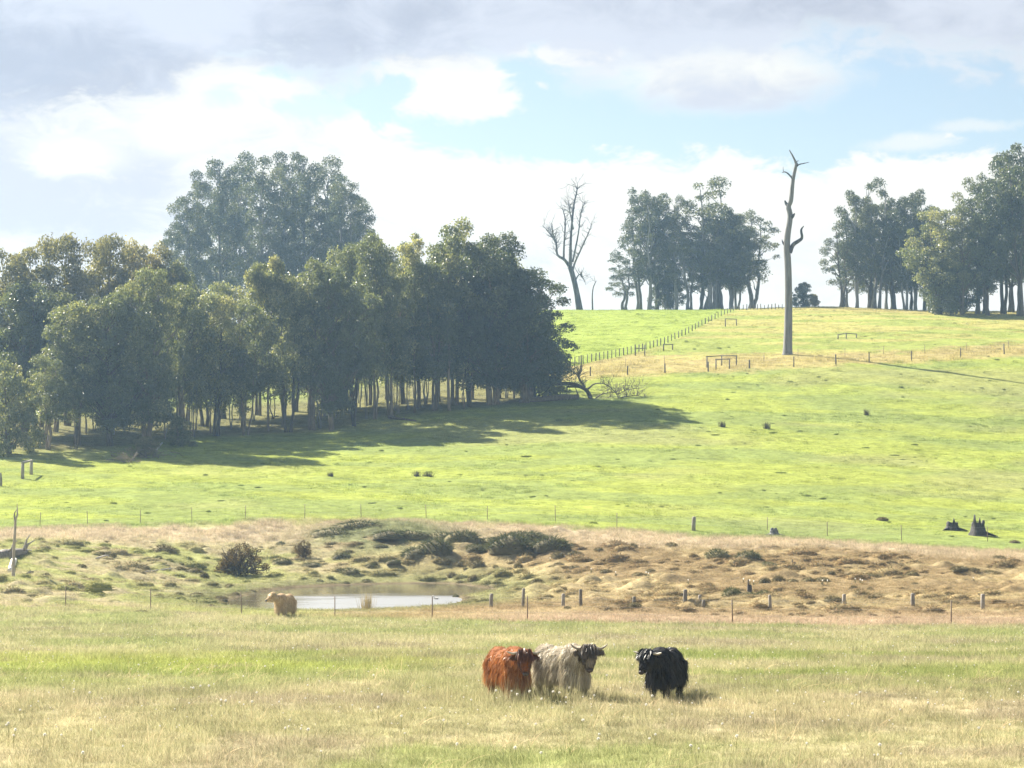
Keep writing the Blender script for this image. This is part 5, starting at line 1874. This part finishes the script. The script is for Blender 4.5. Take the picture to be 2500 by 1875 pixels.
def cow(label, foot, heading, s, skin, hair, face_hair, yaw, head_z, tilt, horn_len, horn_up, seed, nhair=17000, head_fwd=0.86, side=0.0):
    rng = np.random.default_rng(seed)
    rz = math.atan2(heading[1], heading[0])
    e = empty('cow', foot, rz, (s, s, s))
    tag(e, label, 'cow', 'long-haired cattle')
    b_ = MB()

    def el(c, r, ry=0.0, nth=20, nr=14):
        V, Q_ = ball(1.0, nth, nr, (0, 0, 0), r)
        V = np.array(V)
        ca, sa = math.cos(ry), math.sin(ry)
        V = np.column_stack([V[:, 0] * ca + V[:, 2] * sa, V[:, 1], -V[:, 0] * sa + V[:, 2] * ca]) + np.array(c)
        b_.add(V, Q_)

    def limb(pts, rad):
        P_, R_ = smooth_path(pts, rad, 5)
        b_.tube(P_, R_, 12)
    el((-0.52, 0, 0.79), (0.32, 0.28, 0.31))
    el((-0.12, 0, 0.74), (0.50, 0.31, 0.34))
    el((0.34, 0, 0.76), (0.36, 0.28, 0.36))
    el((0.36, 0, 0.98), (0.28, 0.15, 0.13))
    el((-0.60, 0, 0.98), (0.22, 0.17, 0.12))
    el((0.56, 0, 0.62), (0.18, 0.17, 0.26))
    fx, fy = math.cos(yaw), math.sin(yaw)
    P0 = np.array((head_fwd, side, head_z))
    fd = np.array((fx, fy, 0))
    sd = np.array((-fy, fx, 0))
    ax = fd * math.cos(tilt) + np.array((0, 0, -math.sin(tilt)))
    up = fd * math.sin(tilt) + np.array((0, 0, math.cos(tilt)))
    limb([(0.30, 0, 0.88), (0.55, side * 0.4, 0.90), P0 - fd * 0.06 - (0, 0, 0.06)], [0.30, 0.235, 0.15])
    limb([P0 - ax * 0.06, P0 + ax * 0.06, P0 + ax * 0.20, P0 + ax * 0.34, P0 + ax * 0.43], [0.12, 0.145, 0.125, 0.092, 0.08])
    limb([P0 - sd * 0.10 + up * 0.06, P0 + sd * 0.10 + up * 0.06], [0.085, 0.085])
    limb([P0 + ax * 0.15 - up * 0.06, P0 + ax * 0.36 - up * 0.05], [0.10, 0.06])
    for q in (-1, 1):
        limb([P0 + sd * q * 0.11 - ax * 0.0, P0 + sd * q * 0.20 - (0, 0, 0.02), P0 + sd * q * 0.29 - (0, 0, 0.05)], [0.035, 0.06, 0.02])
        # fore leg: elbow, wrist, fetlock
        fxo = 0.04 * q
        limb([(0.42, q * 0.16, 0.62), (0.44 + fxo, q * 0.165, 0.46), (0.43 + fxo, q * 0.16, 0.30), (0.43 + fxo, q * 0.16, 0.12), (0.46 + fxo, q * 0.16, 0.0)], [0.15, 0.105, 0.072, 0.058, 0.07])
        # hind leg: stifle forward, hock back, near-vertical shank
        limb([(-0.55, q * 0.15, 0.80), (-0.50 - fxo, q * 0.18, 0.58), (-0.66 - fxo, q * 0.17, 0.38), (-0.64 - fxo, q * 0.165, 0.14), (-0.60 - fxo, q * 0.165, 0.0)], [0.22, 0.165, 0.085, 0.06, 0.072])
    limb([(-0.80, 0, 1.00), (-0.90, 0, 0.92), (-0.92, 0, 0.65), (-0.91, 0, 0.36)], [0.05, 0.045, 0.03, 0.045])
    tmp = bpy.data.objects.new('tmp', b_.mesh('tmp'))
    COL.objects.link(tmp)
    md = tmp.modifiers.new('r', 'REMESH')
    md.mode = 'VOXEL'
    md.voxel_size = 0.024
    sm = tmp.modifiers.new('s', 'SMOOTH')
    sm.factor = 0.5
    sm.iterations = 6
    dg_ = bpy.context.evaluated_depsgraph_get()
    me_ = bpy.data.meshes.new_from_object(tmp.evaluated_get(dg_))
    bpy.data.objects.remove(tmp)
    me_.name = 'cow_body'
    me_.polygons.foreach_set('use_smooth', np.ones(len(me_.polygons), bool))
    me_.materials.clear()
    body = link('body', me_, M[skin], e)
    # coat
    n = len(me_.vertices)
    co = np.empty(n * 3, np.float32)
    no = np.empty(n * 3, np.float32)
    me_.vertices.foreach_get('co', co)
    me_.vertex_normals.foreach_get('vector', no)
    co, no = co.reshape(-1, 3), no.reshape(-1, 3)
    rel = co - P0
    head = (np.abs(rel @ sd) < 0.34) & ((rel @ ax) > -0.06) & ((rel @ ax) < 0.5) & (np.linalg.norm(rel, axis=1) < 0.52) & ((rel @ fd) > -0.02)

    def coat(nm, mask, cnt, ln, wd, mat):
        ids = np.nonzero(mask)[0]
        if len(ids) == 0:
            return
        ii = rng.choice(ids, cnt)
        p = co[ii] + rng.normal(size=(cnt, 3)) * 0.012
        nn = no[ii]
        down = np.array((0, 0, -1.0))
        tuft_ = np.sin(p[:, 0] * 23 + 3 * np.sin(p[:, 2] * 11)) * 0.22
        d = nn * 0.34 + down * (0.85 - 0.35 * np.clip(nn[:, 2], 0, 1))[:, None] + np.array((-0.25, 0, 0)) + rng.normal(size=(cnt, 3)) * 0.13
        d[:, 0] += tuft_
        L = ln(p, nn) * rng.uniform(0.6, 1.25, cnt)
        h_ = MB()
        h_.blades(p - nn * 0.01, d, L, wd, 0.28, 3, rng)
        hm = h_.mesh(nm)
        k_ = 7
        t_ = np.clip(0.5 + 0.25 * rng.normal(size=cnt) + 0.25 * np.sin(p[:, 0] * 17 + p[:, 2] * 9), 0, 1)
        attr(hm, 'tint', 'FLOAT', np.repeat(t_, k_))
        return link(nm, hm, M[mat], e)
    z = co[:, 2]
    coat_o = coat('coat', ~head, nhair, lambda p, nn: np.where(p[:, 2] > 0.42, 0.13, 0.07) + 0.03 * (np.abs(nn[:, 2]) < 0.5) + 0.10 * ((p[:, 2] > 0.36) & (p[:, 2] < 0.66) & (nn[:, 2] < 0.1)), 0.009, hair)
    coat('face_hair', head, int(nhair * 0.2), lambda p, nn: np.where(((p - P0) @ ax) > 0.28, 0.04, 0.09), 0.013, face_hair)
    # fringe over the eyes
    cnt = 420
    a = rng.uniform(-0.13, 0.13, cnt)
    root = P0 + sd * a[:, None] + up * (0.12 + 0.02 * rng.normal(size=(cnt, 1))) + ax * rng.uniform(-0.06, 0.05, (cnt, 1))
    d = ax * 0.8 + up * 0.35 + sd * (a * 2.0)[:, None] + rng.normal(size=(cnt, 3)) * 0.14
    h_ = MB()
    h_.blades(root, d, rng.uniform(0.16, 0.32, cnt), 0.016, 0.35, 4, rng)
    hm = h_.mesh('fringe')
    tint_attr(hm, 9, rng)
    link('fringe', hm, M[face_hair], coat_o)
    for q in (-1, 1):
        h_ = MB()
        b0 = P0 + sd * q * 0.12 + up * 0.06
        P_, R_ = smooth_path([b0, b0 + sd * q * horn_len * 0.45 - (0, 0, 0.015), b0 + sd * q * horn_len * 0.8 + (0, 0, horn_up * 0.35), b0 + sd * q * horn_len + fd * 0.02 + (0, 0, horn_up)], [0.03, 0.026, 0.019, 0.006], 5)
        h_.tube(P_, R_, 9)
        h_.build('horn', M['horn'], body, True)
        h_ = MB()
        V, Q_ = ball(0.02, 10, 7, tuple(P0 + ax * 0.13 + sd * q * 0.115 + up * 0.055))
        h_.add(V, Q_)
        h_.build('eye', M['nose'], body, True)
        cnt = 110
        t_ = rng.random((cnt, 1))
        root = P0 + sd * q * (0.13 + 0.16 * t_) - np.array((0, 0, 0.02)) - np.array((0, 0, 0.03)) * t_
        h_ = MB()
        h_.blades(root, rng.normal(size=(cnt, 3)) * 0.3 + sd * q * 0.4 + (0, 0, -0.8), rng.uniform(0.07, 0.15, cnt), 0.014, 0.2, 3, rng)
        hm = h_.mesh('ear_hair')
        tint_attr(hm, 7, rng)
        link('ear_hair', hm, M[face_hair], coat_o)
    h_ = MB()
    V, Q_ = ball(1.0, 14, 9, (0, 0, 0), (0.045, 0.07, 0.05))
    V = np.array(V)
    h_.add(P0 + ax * 0.475 + V[:, :1] * ax + V[:, 1:2] * sd + V[:, 2:] * up, Q_)
    h_.build('muzzle', M['nose'], body, True)
    cnt = 160
    h_ = MB()
    root = np.column_stack([-0.91 + rng.normal(size=cnt) * 0.015, rng.normal(size=cnt) * 0.015, rng.uniform(0.3, 0.6, cnt)])
    h_.blades(root, rng.normal(size=(cnt, 3)) * 0.2 + (0, 0, -1), rng.uniform(0.15, 0.3, cnt), 0.014, 0.1, 3, rng)
    hm = h_.mesh('tail_tuft')
    tint_attr(hm, 7, rng)
    link('tail_tuft', hm, M[hair], coat_o)
    return e


def on_ground(px, py):
    g_ = G(px, py)
    return (g_.x, g_.y, float(ground_z(g_.x, g_.y)[0]) - 0.01)


def hd(deg):                       # degrees to the right of straight towards the camera
    a = math.radians(deg)
    return (math.sin(a), -math.cos(a))


cow('rust-orange shaggy cow with pale horns, leftmost of the three in the meadow', on_ground(1243, 1705), hd(22), 1.03, 'skin_rust', 'hair_rust', 'hair_rustface', math.radians(-14), 1.03, math.radians(60), 0.27, 0.03, 1)
cow('cream shaggy cow with a brindled, shaded face and upturned horns, middle of the three', on_ground(1376, 1704), hd(36), 1.08, 'skin_cream', 'hair_cream', 'hair_brindle_shade', math.radians(-34), 1.07, math.radians(62), 0.26, 0.09, 2)
cow('black shaggy young cow standing apart to the right of the other two', on_ground(1622, 1707), hd(-18), 1.03, 'skin_black', 'hair_black', 'hair_black', math.radians(-18), 1.03, math.radians(50), 0.24, 0.02, 3, side=-0.12)
cow('pale tan calf standing alone beside the pond with its head raised', on_ground(694, 1509), hd(-16), 1.1, 'skin_tan', 'hair_tan', 'hair_tan', math.radians(-48), 1.06, math.radians(26), 0.12, 0.02, 4, nhair=10000, head_fwd=0.8, side=-0.14)

# ------------------------------------------------------------------ haze
m_ = bpy.data.materials.new('haze')
m_.use_nodes = True
t = NT(m_.node_tree)
out = t.n('ShaderNodeOutputMaterial')
pv = t.n('ShaderNodeVolumePrincipled')
pv.inputs['Color'].default_value = (0.42, 0.66, 1.0, 1)
pv.inputs['Density'].default_value = 0.00023
pv.inputs['Anisotropy'].default_value = 0.5
t.l(pv.outputs[0], out.inputs['Volume'])
hz = MB()
hz.box((0, 1255, 30), (9000, 2760, 132))
haze = hz.build('haze', m_)
tag(haze, 'thin pale haze in the air over the whole farmland', 'haze', kind='stuff')
